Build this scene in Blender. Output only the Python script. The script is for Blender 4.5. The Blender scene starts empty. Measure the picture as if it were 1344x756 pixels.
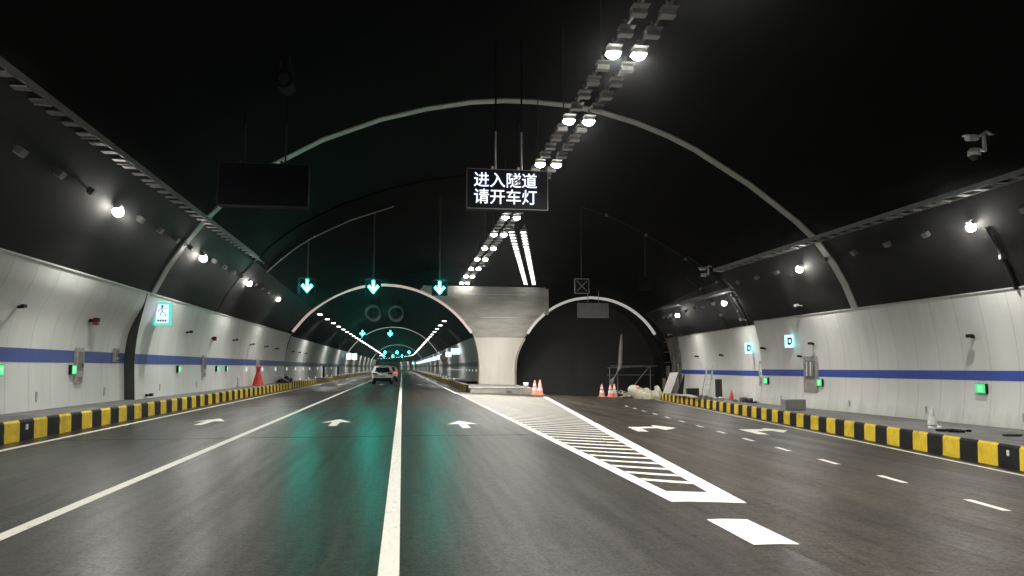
import bpy, math, random
from mathutils import Vector, Matrix
random.seed(7)
R = math.radians
sc = bpy.context.scene
COL = sc.collection

# ------------------------------------------------------------------ materials
def new_mat(name):
    m = bpy.data.materials.new(name); m.use_nodes = True
    nt = m.node_tree; nt.nodes.clear()
    out = nt.nodes.new('ShaderNodeOutputMaterial')
    b = nt.nodes.new('ShaderNodeBsdfPrincipled')
    nt.links.new(b.outputs[0], out.inputs[0])
    return m, nt, b, out
def N(nt, t, **kw):
    n = nt.nodes.new(t)
    for k, v in kw.items(): setattr(n, k, v)
    return n
def coords(nt, scale=(1, 1, 1)):
    tc = N(nt, 'ShaderNodeTexCoord'); mp = N(nt, 'ShaderNodeMapping')
    mp.inputs['Scale'].default_value = scale
    nt.links.new(tc.outputs['Object'], mp.inputs[0]); return mp
def noise(nt, scale, vec, detail=4, rough=.6):
    n = N(nt, 'ShaderNodeTexNoise'); n.inputs['Scale'].default_value = scale
    n.inputs['Detail'].default_value = detail; n.inputs['Roughness'].default_value = rough
    nt.links.new(vec.outputs[0], n.inputs['Vector']); return n
def ramp(nt, inp, p0, c0, p1, c1):
    r = N(nt, 'ShaderNodeValToRGB'); e = r.color_ramp.elements
    e[0].position = p0; e[0].color = c0; e[1].position = p1; e[1].color = c1
    nt.links.new(inp, r.inputs[0]); return r
def c4(c): return (c[0], c[1], c[2], 1)
def mul(nt, a, b, fac=1.0):
    m = N(nt, 'ShaderNodeMixRGB', blend_type='MULTIPLY'); m.inputs[0].default_value = fac
    nt.links.new(a, m.inputs[1]); nt.links.new(b, m.inputs[2]); return m
def simple(name, col, rough=.6, metal=0, var=.25, scale=3, stretch=(1, 1, 1), bump=0, bscale=40, spec=.5):
    m, nt, b, out = new_mat(name)
    mp = coords(nt, stretch); n = noise(nt, scale, mp)
    lo = tuple(x * (1 - var) for x in col); hi = tuple(min(1, x * (1 + var)) for x in col)
    r = ramp(nt, n.outputs[0], .3, c4(lo), .7, c4(hi))
    nt.links.new(r.outputs[0], b.inputs['Base Color'])
    b.inputs['Roughness'].default_value = rough; b.inputs['Metallic'].default_value = metal
    b.inputs['Specular IOR Level'].default_value = spec
    if bump:
        n2 = noise(nt, bscale, mp, 5); bp = N(nt, 'ShaderNodeBump'); bp.inputs['Strength'].default_value = bump
        bp.inputs['Distance'].default_value = .02
        nt.links.new(n2.outputs[0], bp.inputs['Height']); nt.links.new(bp.outputs[0], b.inputs['Normal'])
    return m
def emit(name, col, s):
    m, nt, b, out = new_mat(name)
    b.inputs['Base Color'].default_value = (.02, .02, .02, 1)
    b.inputs['Emission Color'].default_value = c4(col); b.inputs['Emission Strength'].default_value = s
    b.inputs['Roughness'].default_value = .4
    return m

def asphalt(name, base, rough, dirx=0.0, bump=.3):
    m, nt, b, out = new_mat(name)
    tc = N(nt, 'ShaderNodeTexCoord')
    mp = N(nt, 'ShaderNodeMapping'); nt.links.new(tc.outputs['Object'], mp.inputs[0])
    st = N(nt, 'ShaderNodeMapping'); st.inputs['Rotation'].default_value = (0, 0, dirx); st.inputs['Scale'].default_value = (1.1, .05, 1)
    nt.links.new(tc.outputs['Object'], st.inputs[0])
    s1 = noise(nt, 1.6, st, 6, .65)            # wheel tracks and paving joints along the road
    s2 = noise(nt, .22, mp, 5, .6)             # large blotches
    s3 = noise(nt, 34, mp, 2, .75)              # stones
    r1 = ramp(nt, s1.outputs[0], .3, (.62, .62, .63, 1), .72, (1.3, 1.28, 1.22, 1))
    r2 = ramp(nt, s2.outputs[0], .32, (.7, .69, .67, 1), .7, (1.22, 1.2, 1.15, 1))
    r3 = ramp(nt, s3.outputs[0], .3, (.5, .5, .5, 1), .72, (1.9, 1.87, 1.78, 1))
    col = N(nt, 'ShaderNodeRGB'); col.outputs[0].default_value = c4(base)
    s4 = noise(nt, 8, mp, 5, .8); r4 = ramp(nt, s4.outputs[0], .32, (.6, .6, .6, 1), .68, (1.45, 1.43, 1.38, 1))
    st2 = N(nt, 'ShaderNodeMapping'); st2.inputs['Rotation'].default_value = (0, 0, dirx); st2.inputs['Scale'].default_value = (5, .22, 1)
    nt.links.new(tc.outputs['Object'], st2.inputs[0]); s5 = noise(nt, 1.5, st2, 4, .6); r5 = ramp(nt, s5.outputs[0], .33, (.78, .78, .79, 1), .68, (1.22, 1.2, 1.15, 1))
    sv = mul(nt, r3.outputs[0], r4.outputs[0]); sv = mul(nt, sv.outputs[0], r5.outputs[0]); bw = N(nt, 'ShaderNodeRGBToBW'); nt.links.new(sv.outputs[0], bw.inputs[0])
    sm = N(nt, 'ShaderNodeMath', operation='MULTIPLY'); sm.inputs[1].default_value = .14; nt.links.new(bw.outputs[0], sm.inputs[0]); nt.links.new(sm.outputs[0], b.inputs['Specular IOR Level'])
    a = mul(nt, col.outputs[0], r1.outputs[0]); a = mul(nt, a.outputs[0], r2.outputs[0]); a = mul(nt, a.outputs[0], r3.outputs[0]); a = mul(nt, a.outputs[0], r4.outputs[0]); a = mul(nt, a.outputs[0], r5.outputs[0])
    nt.links.new(a.outputs[0], b.inputs['Base Color'])
    rr = N(nt, 'ShaderNodeMapRange'); rr.inputs['From Min'].default_value = .3; rr.inputs['From Max'].default_value = .7
    rr.inputs['To Min'].default_value = max(.285, rough - .09); rr.inputs['To Max'].default_value = rough + .1
    nt.links.new(s1.outputs[0], rr.inputs[0]); nt.links.new(rr.outputs[0], b.inputs['Roughness'])
    bp = N(nt, 'ShaderNodeBump'); bp.inputs['Strength'].default_value = bump; bp.inputs['Distance'].default_value = .004
    nt.links.new(s3.outputs[0], bp.inputs['Height']); nt.links.new(bp.outputs[0], b.inputs['Normal'])
    return m

def cladding(name, base, rough, pw=1.2, bumps=.18):
    # enamelled lining panels: joints every pw metres, each panel slightly different in tone and tilt, dust streaks
    m, nt, b, out = new_mat(name)
    tc = N(nt, 'ShaderNodeTexCoord'); sp = N(nt, 'ShaderNodeSeparateXYZ'); nt.links.new(tc.outputs['Object'], sp.inputs[0])
    d = N(nt, 'ShaderNodeMath', operation='DIVIDE'); d.inputs[1].default_value = pw; nt.links.new(sp.outputs['Y'], d.inputs[0])
    fl = N(nt, 'ShaderNodeMath', operation='FLOOR'); nt.links.new(d.outputs[0], fl.inputs[0])
    fr = N(nt, 'ShaderNodeMath', operation='FRACT'); nt.links.new(d.outputs[0], fr.inputs[0])
    wn = N(nt, 'ShaderNodeTexWhiteNoise', noise_dimensions='1D'); nt.links.new(fl.outputs[0], wn.inputs['W'])
    pr = ramp(nt, wn.outputs['Value'], 0, (.93, .93, .93, 1), 1, (1.0, 1.0, .99, 1))
    lt = N(nt, 'ShaderNodeMath', operation='LESS_THAN'); lt.inputs[1].default_value = .012; nt.links.new(fr.outputs[0], lt.inputs[0])
    jr = ramp(nt, lt.outputs[0], 0, (1, 1, 1, 1), 1, (.55, .55, .53, 1))
    mp = coords(nt, (1, 1, .12)); n1 = noise(nt, 2.2, mp, 5, .65)
    r1 = ramp(nt, n1.outputs[0], .28, (.94, .94, .93, 1), .62, (1.03, 1.03, 1.02, 1))
    mp2 = coords(nt); n2 = noise(nt, .35, mp2, 3)
    r2 = ramp(nt, n2.outputs[0], .3, (.90, .915, .88, 1), .7, (1.03, 1.01, 1.0, 1))
    # dust towards the walkway splash zone
    mr = N(nt, 'ShaderNodeMapRange'); mr.inputs['From Min'].default_value = -.3; mr.inputs['From Max'].default_value = 1.3
    nt.links.new(sp.outputs['Z'], mr.inputs[0])
    ad = N(nt, 'ShaderNodeMath', operation='MULTIPLY_ADD'); nt.links.new(n1.outputs[0], ad.inputs[0]); ad.inputs[1].default_value = .8
    nt.links.new(mr.outputs[0], ad.inputs[2])
    dr = ramp(nt, ad.outputs[0], .3, (.80, .785, .75, 1), .7, (1, 1, 1, 1))
    col = N(nt, 'ShaderNodeRGB'); col.outputs[0].default_value = c4(base)
    a = col
    for r in (pr, jr, r1, r2, dr): a = mul(nt, a.outputs[0], r.outputs[0])
    nt.links.new(a.outputs[0], b.inputs['Base Color'])
    b.inputs['Roughness'].default_value = rough
    mp3 = coords(nt, (1, 1, .08)); n3 = noise(nt, 1.1, mp3, 2)
    hs = N(nt, 'ShaderNodeMath', operation='MULTIPLY_ADD'); nt.links.new(wn.outputs['Value'], hs.inputs[0])
    nt.links.new(fr.outputs[0], hs.inputs[1]); nt.links.new(n3.outputs[0], hs.inputs[2])
    bp = N(nt, 'ShaderNodeBump'); bp.inputs['Strength'].default_value = bumps; bp.inputs['Distance'].default_value = .12
    nt.links.new(hs.outputs[0], bp.inputs['Height']); nt.links.new(bp.outputs[0], b.inputs['Normal'])
    return m

M = {}
M['asphalt'] = asphalt('asphalt', (.026, .0238, .0212), .31)
M['asphalt_ramp'] = asphalt('asphalt_ramp', (.034, .030, .0262), .45, R(-8))
M['asphalt_tunnel'] = asphalt('asphalt_tunnel', (.024, .024, .024), .36, 0, .03)
M['paint_white'] = simple('paint_white', (.74, .72, .64), .5, var=.08, scale=7, stretch=(3, .6, 1), bump=.15, bscale=60)
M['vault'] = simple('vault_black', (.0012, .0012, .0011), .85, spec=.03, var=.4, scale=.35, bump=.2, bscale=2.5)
def worn(m, col, amt, sc_, thr):
    nt = m.node_tree; b = [n for n in nt.nodes if n.type == 'BSDF_PRINCIPLED'][0]; src = b.inputs['Base Color'].links[0].from_socket
    mp = coords(nt, (1, 1, 1)); n = noise(nt, sc_, mp, 8, .75); r = ramp(nt, n.outputs[0], thr, (0, 0, 0, 1), thr + .06, (amt, amt, amt, 1))
    mx = N(nt, 'ShaderNodeMixRGB'); nt.links.new(r.outputs[0], mx.inputs[0]); nt.links.new(src, mx.inputs[1]); mx.inputs[2].default_value = c4(col); nt.links.new(mx.outputs[0], b.inputs['Base Color'])
worn(M['paint_white'], (.16, .15, .13), .75, 5.5, .60)
M['vault_low_glow'] = simple('vault_glow_grey', (.0065, .0062, .0058), .75, var=.3, scale=.8, bump=.15, bscale=3, spec=.2)  # same lining as the vault, lightened to show the wall lamps' glow
M['ramp_lining'] = simple('ramp_lining', (.035, .034, .032), .9, var=.3, scale=1.5, spec=.1)
M['vault_far'] = simple('vault_far', (.0017, .002, .002), .85, spec=.03, var=.4, scale=.3)
M['clad'] = cladding('cladding_white', (.77, .795, .785), .32)
M['clad_r'] = cladding('cladding_right', (.80, .80, .795), .4, 1.15)
M['clad_tunnel_dim'] = cladding('cladding_tunnel_dim', (.45, .465, .46), .45, 1.2)  # same panels as the cavern's, darkened for the light in the tunnel
M['pier_white'] = cladding('pier_cladding', (.78, .74, .69), .4, 50, .02)
M['stripe'] = cladding('stripe_blue', (.075, .115, .36), .38, 1.2, .1)
M['stripe_r'] = cladding('stripe_blue_r', (.05, .10, .46), .38, 1.15, .1)
M['stripe_tunnel_dim'] = cladding('stripe_tunnel_dim', (.07, .08, .10), .4, 1.2, .1)  # the blue stripe again, its colour dulled for the tunnel light
M['concrete'] = simple('concrete', (.44, .43, .39), .8, var=.25, scale=1.2, stretch=(.4, 1, 2), bump=.3, bscale=12)
M['walk'] = simple('walkway_concrete', (.16, .155, .145), .85, var=.4, scale=1.3, bump=.5, bscale=18)
M['trench'] = simple('unpaved_floor', (.035, .034, .032), .95, var=.4, scale=2, bump=.6, bscale=9)
M['kerb_yellow'] = simple('kerb_yellow', (.80, .56, .03), .5, var=.22, scale=3.2, bump=.1)
M['kerb_black'] = simple('kerb_black', (.014, .014, .013), .6, spec=.25, var=.4, scale=3.2, bump=.1)
M['band'] = simple('arch_band_white', (.40, .40, .37), .5, var=.12, scale=2)
worn(M['kerb_yellow'], (.10, .085, .05), .85, 5, .60); worn(M['kerb_black'], (.12, .115, .10), .8, 5, .60)
M['recess'] = simple('recess_grey', (.05, .052, .05), .8, var=.2, scale=2)
M['steel'] = simple('galvanised_steel', (.34, .34, .33), .5, .55, var=.2, scale=5)
M['lightsteel'] = simple('light_steel', (.6, .6, .58), .4, .3, var=.15, scale=5)
M['dark_metal'] = simple('dark_metal', (.03, .03, .032), .5, .3, var=.2, scale=5)
M['tray'] = simple('tray_steel', (.15, .15, .145), .55, .3, var=.25, scale=2)
M['lamp_body'] = simple('lamp_housing', (.13, .13, .12), .5, .2, var=.2, scale=6)
M['lens_off'] = simple('lens_off', (.30, .30, .28), .2, var=.1, scale=5)
M['lit_row'] = emit('lens_lit', (1, .965, .92), 60)
M['lit_ramp'] = emit('lens_lit_bright', (1, .98, .92), 9)
M['lit_wall'] = emit('lens_lit_wall', (1, .95, .88), 150)
M['lit_far'] = emit('lens_lit_far', (1, .97, .93), 16)
M['screen'] = simple('screen_black', (.004, .004, .008), .5, spec=.1, var=.2, scale=6)
M['led_text'] = emit('led_text', (.80, .84, 1), 1.6)
M['signal'] = emit('signal_green', (.02, 1, .80), 105)
M['signal_halo'] = emit('signal_halo', (.0, .95, .74), 1.1)  # teal halo of the lit arrow, as a weak emission
M['signal_far'] = emit('signal_green_far', (.02, 1, .76), 50)
M['exit_cyan'] = emit('exit_frame_cyan', (.13, .80, .66), 1.0)
M['exit_white'] = emit('exit_panel', (.66, .80, 1), 1.35)
M['exit_blue'] = simple('exit_glyph', (.01, .02, .10), .5)
M['sign_cyan'] = emit('sign_cyan', (.35, .95, 1), 2.6)
M['sign_far'] = emit('sign_far', (.55, .92, 1), 2.4)
M['marker'] = emit('marker_green', (.08, .85, .28), 1.0)
M['marker_core'] = emit('marker_core', (.35, 1, .5), 1.3)
M['red'] = simple('red_plastic', (.55, .03, .035), .45, var=.15)
M['red_box'] = simple('red_box', (.36, .03, .03), .45, var=.15)
M['cone'] = simple('cone_orange', (.80, .30, .22), .5, var=.15)
M['cone_white'] = simple('cone_white', (.8, .78, .76), .4, var=.05)
M['black'] = simple('black_plastic', (.010, .010, .010), .6, spec=.2, var=.3)
M['black_matt'] = simple('black_matt', (.006, .006, .006), .8, var=.2, spec=.1)
M['grey_box'] = simple('grey_panel', (.30, .30, .28), .5, .1, var=.15, scale=3)
M['cab_metal'] = simple('cabinet_steel', (.46, .44, .42), .35, .35, var=.2, scale=4)
M['cab_dark'] = simple('cabinet_recess', (.22, .20, .19), .5, .2, var=.3, scale=8)
M['board_grey'] = simple('sign_back_grey', (.30, .30, .29), .45, .3, var=.12, scale=2)
M['sack'] = simple('sack_cloth', (.50, .48, .38), .85, var=.3, scale=3.5, bump=.6, bscale=14)
M['wood'] = simple('old_timber', (.42, .37, .28), .8, var=.3, scale=4, stretch=(1, 1, 5))
M['rough_rock'] = simple('raw_lining', (.38, .34, .29), .9, var=.5, scale=2.2, bump=.9, bscale=5)
M['car_white'] = simple('car_paint_white', (.92, .92, .92), .25, var=.03)
M['car_red'] = simple('car_paint_pale', (.70, .52, .50), .25, var=.03)
M['glass'] = simple('car_glass', (.01, .012, .014), .08, var=.1)
M['tail_dark'] = simple('tail_light_dark', (.10, .012, .012), .2, var=.1)
M['tail_lit'] = emit('tail_light_lit', (1, .10, .08), 2)
M['head_lit'] = emit('plate_lamp', (1, .95, .85), 1.2)
M['tyre'] = simple('tyre', (.015, .015, .015), .85, var=.2)
M['plate'] = simple('number_plate', (.55, .57, .6), .4, var=.05)
M['plastic_bag'] = simple('plastic_bag', (.82, .83, .82), .3, var=.2, scale=7, bump=.5, bscale=9)
M['reflector'] = emit('reflector_glow', (.9, 1, .95), .8)  # reflectors glow by themselves, in place of light thrown back
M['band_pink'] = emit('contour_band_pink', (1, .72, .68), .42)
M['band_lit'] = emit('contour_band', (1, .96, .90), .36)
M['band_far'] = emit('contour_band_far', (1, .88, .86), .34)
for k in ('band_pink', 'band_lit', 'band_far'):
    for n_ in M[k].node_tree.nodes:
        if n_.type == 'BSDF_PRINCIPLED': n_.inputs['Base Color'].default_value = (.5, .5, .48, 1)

# ------------------------------------------------------------------ mesh helper
class MB:
    def __init__(s): s.v = []; s.f = []; s.m = []
    def add(s, vs, fs, mi=0):
        o = len(s.v); s.v += [tuple(x) for x in vs]
        for f in fs: s.f.append([o + i for i in f]); s.m.append(mi)
        return s
    def quad(s, a, b, c, d, mi=0): return s.add([a, b, c, d], [[0, 1, 2, 3]], mi)
    def box(s, c, d, mi=0, rot=None):
        hx, hy, hz = d[0] / 2, d[1] / 2, d[2] / 2
        vs = [Vector((x, y, z)) for x in (-hx, hx) for y in (-hy, hy) for z in (-hz, hz)]
        if rot is not None: vs = [rot @ v for v in vs]
        c = Vector(c)
        return s.add([v + c for v in vs], [[0, 1, 3, 2], [4, 6, 7, 5], [0, 4, 5, 1], [2, 3, 7, 6], [0, 2, 6, 4], [1, 5, 7, 3]], mi)
    def bar(s, a, b, w, h=None, mi=0):
        a = Vector(a); b = Vector(b); d = b - a; L = d.length
        q = d.to_track_quat('Y', 'Z').to_matrix()
        return s.box((a + b) / 2, (w, L, h or w), mi, q)
    def grid(s, rows, mi=0, close=False):
        o = len(s.v); n = len(rows[0])
        for r in rows: s.v += [tuple(p) for p in r]
        for i in range(len(rows) - 1):
            for j in range(n - 1 + (1 if close else 0)):
                a = o + i * n + j; b = o + i * n + (j + 1) % n
                s.f.append([a, b, b + n, a + n]); s.m.append(mi)
        return s
    def tube(s, pts, r, n=8, mi=0, caps=True):
        pts = [Vector(p) for p in pts]; rows = []
        rs = r if isinstance(r, (list, tuple)) else [r] * len(pts)
        for i, p in enumerate(pts):
            d = (pts[min(i + 1, len(pts) - 1)] - pts[max(i - 1, 0)]).normalized()
            up = Vector((0, 0, 1)) if abs(d.z) < .9 else Vector((1, 0, 0))
            x = d.cross(up).normalized(); y = x.cross(d)
            rows.append([p + (x * math.cos(2 * math.pi * k / n) + y * math.sin(2 * math.pi * k / n)) * rs[i] for k in range(n)])
        s.grid(rows, mi, True)
        if caps:
            o = len(s.v); s.add(rows[0], [list(range(n))], mi); s.add(rows[-1], [list(range(n))[::-1]], mi)
        return s
    def lathe(s, prof, c=(0, 0, 0), n=20, mi=0):
        rows = [[(c[0] + r * math.cos(2 * math.pi * k / n), c[1] + r * math.sin(2 * math.pi * k / n), c[2] + z) for k in range(n)] for r, z in prof]
        return s.grid(rows, mi, True)
    def prism(s, poly, f0, f1, mi=0):      # poly 2D; f0,f1 map a 2D point to 3D on each end
        n = len(poly); a = [f0(p) for p in poly]; b = [f1(p) for p in poly]
        o = len(s.v); s.v += [tuple(p) for p in a + b]
        s.f.append([o + i for i in range(n)]); s.m.append(mi); s.f.append([o + n + i for i in range(n)][::-1]); s.m.append(mi)
        for i in range(n):
            j = (i + 1) % n; s.f.append([o + i, o + j, o + n + j, o + n + i]); s.m.append(mi)
        return s
    def build(s, name, mat, parent=None, smooth=False, bevel=0):
        off = Vector((0, 0, 0)); p = parent
        while p is not None: off += p.location; p = p.parent
        me = bpy.data.meshes.new(name)
        me.from_pydata([tuple(Vector(v) - off) for v in s.v], [], s.f)
        for mm in (mat if isinstance(mat, (list, tuple)) else [mat]): me.materials.append(M[mm])
        for i, p_ in enumerate(me.polygons): p_.material_index = s.m[i]; p_.use_smooth = smooth
        me.validate(); me.update()
        o = bpy.data.objects.new(name, me); COL.objects.link(o); o.parent = parent
        if bevel:
            b = o.modifiers.new('Bevel', 'BEVEL'); b.width = bevel; b.segments = 2; b.limit_method = 'ANGLE'
        return o

def tag(o, label=None, cat=None, group=None, kind=None):
    if label: o['label'] = label
    if cat: o['category'] = cat
    if group: o['group'] = group
    if kind: o['kind'] = kind
    return o
def thing(name, label, cat, loc=(0, 0, 0), group=None):
    o = bpy.data.objects.new(name, None); COL.objects.link(o); o.location = loc; o.empty_display_size = .2
    return tag(o, label, cat, group)
def children(o): return [c for c in KIDS_ALL if c.parent == o]
def dup(root, loc, label=None, group=None, rotz=0):
    r = root.copy(); COL.objects.link(r); r.location = loc; r.rotation_euler = (0, 0, rotz)
    if label: r['label'] = label
    if group: r['group'] = group
    for ch in list(root.children):
        c = ch.copy(); COL.objects.link(c); c.parent = r
        for g in list(ch.children):
            d = g.copy(); COL.objects.link(d); d.parent = c
    return r

# ------------------------------------------------------------------ shape of the place
def lerp(a, b, t): return a + (b - a) * t
def pw(xs, ys, x):
    if x <= xs[0]: return ys[0]
    for i in range(1, len(xs)):
        if x <= xs[i]: return lerp(ys[i - 1], ys[i], (x - xs[i - 1]) / (xs[i] - xs[i - 1]))
    return ys[-1]
def g(x): return -.05 * max(0, x - 3.3)            # the paving falls away to the right from the gore line
XF0 = 3.3
YP = 61.0                                           # headwall with the two portals
PROF = [(-8.87, 4.13), (-8.40, 5.1), (-7.84, 6.0), (-7.2, 6.84), (-6.52, 7.6), (-5.75, 8.35), (-4.93, 8.98), (-3.1, 10.05), (-.94, 10.95), (.8, 11.45), (2.52, 11.80), (3.8, 11.92), (4.9, 11.94), (6.3, 11.86), (7.64, 11.66), (9.1, 11.28), (10.44, 10.80), (11.6, 10.25), (12.64, 9.62), (13.8, 8.93), (14.86, 8.15), (15.8, 7.45), (16.6, 6.72), (17.3, 5.78), (17.8, 4.9), (18.2, 3.92)]
def xr(Y):                                          # right wall foot
    if Y <= 38: return 18.3
    return pw([38, 56, 61.2], [19.1, 21.0, 21.75], Y)
def vault_pt(i, Y):
    x, z = PROF[i]; u = (x + 9.1) / 27.3
    xt = xr(Y) - .1; base = lerp(4.28, 3.92, u); h = z - base
    s = pw([30, 41, YP], [1, .90, .70], Y)
    return (-9.1 + u * (xt + 9.1), Y, base + h * s)
def vault_z(X, Y):
    pts = [vault_pt(i, Y) for i in range(len(PROF))]
    return pw([p[0] for p in pts], [p[2] for p in pts], X)
RC = 600.0; YC = 250.0
def T(X, S, Z):                                     # tunnel coordinates: straight to 250 m, then bending left
    if S <= YC: return (X, S, Z)
    a = (S - YC) / RC
    return (-RC + (RC + X) * math.cos(a), YC + (RC + X) * math.sin(a), Z)
SEG = [61, 75, 100, 125, 150, 175, 200, 225, 250] + [250 + 10 * k for k in range(1, 24)]

# ---- ground and paving
yy = [-16 + 2 * k for k in range(34)]
mb = MB(); mb.grid([[(-200, y, -1.6), (200, y, -1.6)] for y in (-20, 478)]).build('ground', 'trench')['kind'] = 'structure'
mb = MB(); mb.grid([[(-9.6, y, 0), (-4, y, 0), (0, y, 0), (XF0, y, 0)] for y in [-16, 0, 16, 32, 50]])
road = mb.build('road', 'asphalt'); road['kind'] = 'structure'
mb = MB()
mb.grid([[T(x, s, 0) for x in (-9.6, -4, 0, 3.3, 7.2)] for s in [50, 55] + SEG])
tag(mb.build('tunnel_road', 'asphalt_tunnel'), kind='structure')
mb = MB(); ends = {0: 50.0}
rows = []
for t in range(0, 25):
    row = []
    for j in range(0, 12):
        x = XF0 + (22.3 - XF0) * j / 11
        ye = 49.9 if x < 8 else 50.6 + (x - 9) * .62 + .18 * math.sin(x * 3.1) + .12 * math.sin(x * 7.7)
        row.append((x, lerp(-16, ye, t / 24), g(x)))
    rows.append(row)
tag(mb.grid(rows).build('ramp_road', 'asphalt_ramp'), kind='structure')
mb = MB(); rows = []
for y in [48, 54, 60, 66, 80, 100]: rows.append([(x, y, g(x) - .28) for x in (7.4, 10, 14, 18, 23)])
tag(mb.grid(rows).build('unpaved_floor', 'trench'), kind='structure')

# ---- painted markings (4 mm above the paving)
E_ = .004
def mark(name, pts, parent=road, mat='paint_white'):
    mb = MB(); mb.add([(x, y, g(x) + E_) for x, y in pts], [list(range(len(pts)))]); return mb.build(name, mat, parent)
def strip(name, x, w, y0, y1, parent, tun=False):
    mb = MB(); S = [y0] + [s for s in SEG if y0 < s < y1] + [y1]
    rows = [[(lambda p: (p[0], p[1], g(x - w / 2) + E_))(T(x - w / 2, s, 0)), (lambda p: (p[0], p[1], g(x + w / 2) + E_))(T(x + w / 2, s, 0))] for s in S]
    return mb.grid(rows).build(name, 'paint_white', parent)
troad = bpy.data.objects['tunnel_road']; rroad = bpy.data.objects['ramp_road']
strip('lane_line', -3.62, .16, -14, 50, road); strip('lane_line', -.08, .16, -14, 50, road)
strip('lane_line', -3.62, .16, 50, 470, troad); strip('lane_line', -.08, .16, 50, 470, troad)
strip('edge_line', -7.38, .15, -14, 50, road); strip('edge_line', -7.38, .15, 50, 470, troad)
strip('edge_line', 3.2, .17, 46, 470, troad)
# gore: outline and hatching
def gl(y): return 3.10 + .004 * (y - 8.6)
def gr(y): return 4.02 + .128 * (y - 8.65)
mb = MB()
def gq(pts): mb.add([(x, y, g(x) + E_ + .001) for x, y in pts], [list(range(len(pts)))])
ys = [8.65 + k * 2 for k in range(20)]
for a, b in zip(ys, ys[1:]):
    gq([(gl(a), a), (XF0, a), (XF0, b), (gl(b), b)])
    gq([(gr(a) - .27, a), (gr(a), a), (gr(b), b), (gr(b) - .27, b)])
gq([(XF0, 8.65), (gr(8.65) - .27, 8.65), (gr(9.4) - .27, 9.4), (XF0, 9.4)])
y = 10.15
while y < 45.5:
    x0, x1 = XF0 + .02, gr(y) - .27; dk = .17
    n = 4
    for k in range(n):
        u0, u1 = k / n, (k + 1) / n
        xa, xb = lerp(x0, x1, u0), lerp(x0, x1, u1)
        f = lambda u: y + dk - .3 * u + .1 * u * u
        gq([(xa, f(u0)), (xb, f(u1)), (xb, f(u1) + .23), (xa, f(u0) + .23)])
    y += .74
mb.build('gore_hatching', 'paint_white', rroad)
mb = MB(); mb.add([(x, y, g(x) + E_) for x, y in [(3.10, 7.63), (3.3, 7.63), (3.54, 7.63), (3.50, 6.5), (3.3, 6.5), (3.07, 6.5)]], [[0, 1, 4, 5], [1, 2, 3, 4]]).build('broken_line_block', 'paint_white', rroad)
dd = Vector((.148, 1, 0)).normalized()
for k in range(13):
    y = 9.03 + 2.36 * k; x = 7.43 + .131 * (y - 9.03)
    a = Vector((x, y, 0)) - dd * .42; b = Vector((x, y, 0)) + dd * .42; w = .065
    mark('dash', [(a.x - w, a.y), (a.x + w, a.y), (b.x + w, b.y), (b.x - w, b.y)], rroad)
for k in range(1, 3):
    y = 6.6 - 2.36 * (k - 1); x = 7.43 + .131 * (y - 9.03)
    a = Vector((x, y, 0)) - dd * .42; b = Vector((x, y, 0)) + dd * .42; w = .065
    mark('dash', [(a.x - w, a.y), (a.x + w, a.y), (b.x + w, b.y), (b.x - w, b.y)], rroad)
CURB = [(6.95, -16), (11.75, 13.26), (12.84, 19.6), (14.85, 31.52), (18.45, 53.2)]
mb = MB(); rows = []
for i, (x, y) in enumerate(CURB): rows.append([(x - .62, y, g(x - .62) + E_), (x - .48, y, g(x - .48) + E_)])
mb.grid(rows).build('edge_line', 'paint_white', rroad)
# lane arrows
def straight_arrow(cx, y0, par, L=2.7, w=.43, lean=0):
    sh = .085
    P = [(-sh, 0), (sh, 0), (sh * .8, L * .55), (w, L * .50), (0, L), (-w, L * .50), (-sh * .8, L * .55)]
    P = [(-.11, 0), (.11, 0), (.11, L * .52), (w, L * .48), (0, L), (-w, L * .48), (-.11, L * .52)]
    mb = MB(); mb.add([(cx + a + lean * b, y0 + b, E_) for a, b in P], [list(range(7))]); return mb.build('lane_arrow', 'paint_white', par)
straight_arrow(-1.82, 20.9, road); straight_arrow(1.66, 19.75, road); straight_arrow(-5.45, 21.8, road)
for s in (68, 112): 
    for cx in (-5.45, -1.82, 1.6): straight_arrow(cx, s, troad)
mark('turn_arrow', [(6.42, 21.45), (7.40, 22.03), (7.55, 22.75), (8.05, 21.94), (7.35, 20.85), (7.30, 21.5), (6.70, 21.05), (6.53, 19.89), (6.22, 19.86)], rroad)
mark('turn_arrow', [(10.22, 22.45), (11.35, 23.0), (11.55, 23.65), (12.10, 22.96), (11.32, 21.75), (11.3, 22.45), (10.60, 22.0), (10.32, 20.64), (9.97, 20.59)], rroad)

for Y_, x0_, x1_ in ((17.6, -7.2, 3.1), (31.5, -7.2, 3.1)):
    MB().grid([[(x0_ + (x1_ - x0_) * t / 12, Y_ + .05 * math.sin(t * 1.7), .003), (x0_ + (x1_ - x0_) * t / 12, Y_ + .10 + .05 * math.sin(t * 1.7), .003)] for t in range(13)]).build('paving_joint', 'trench', road)
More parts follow.
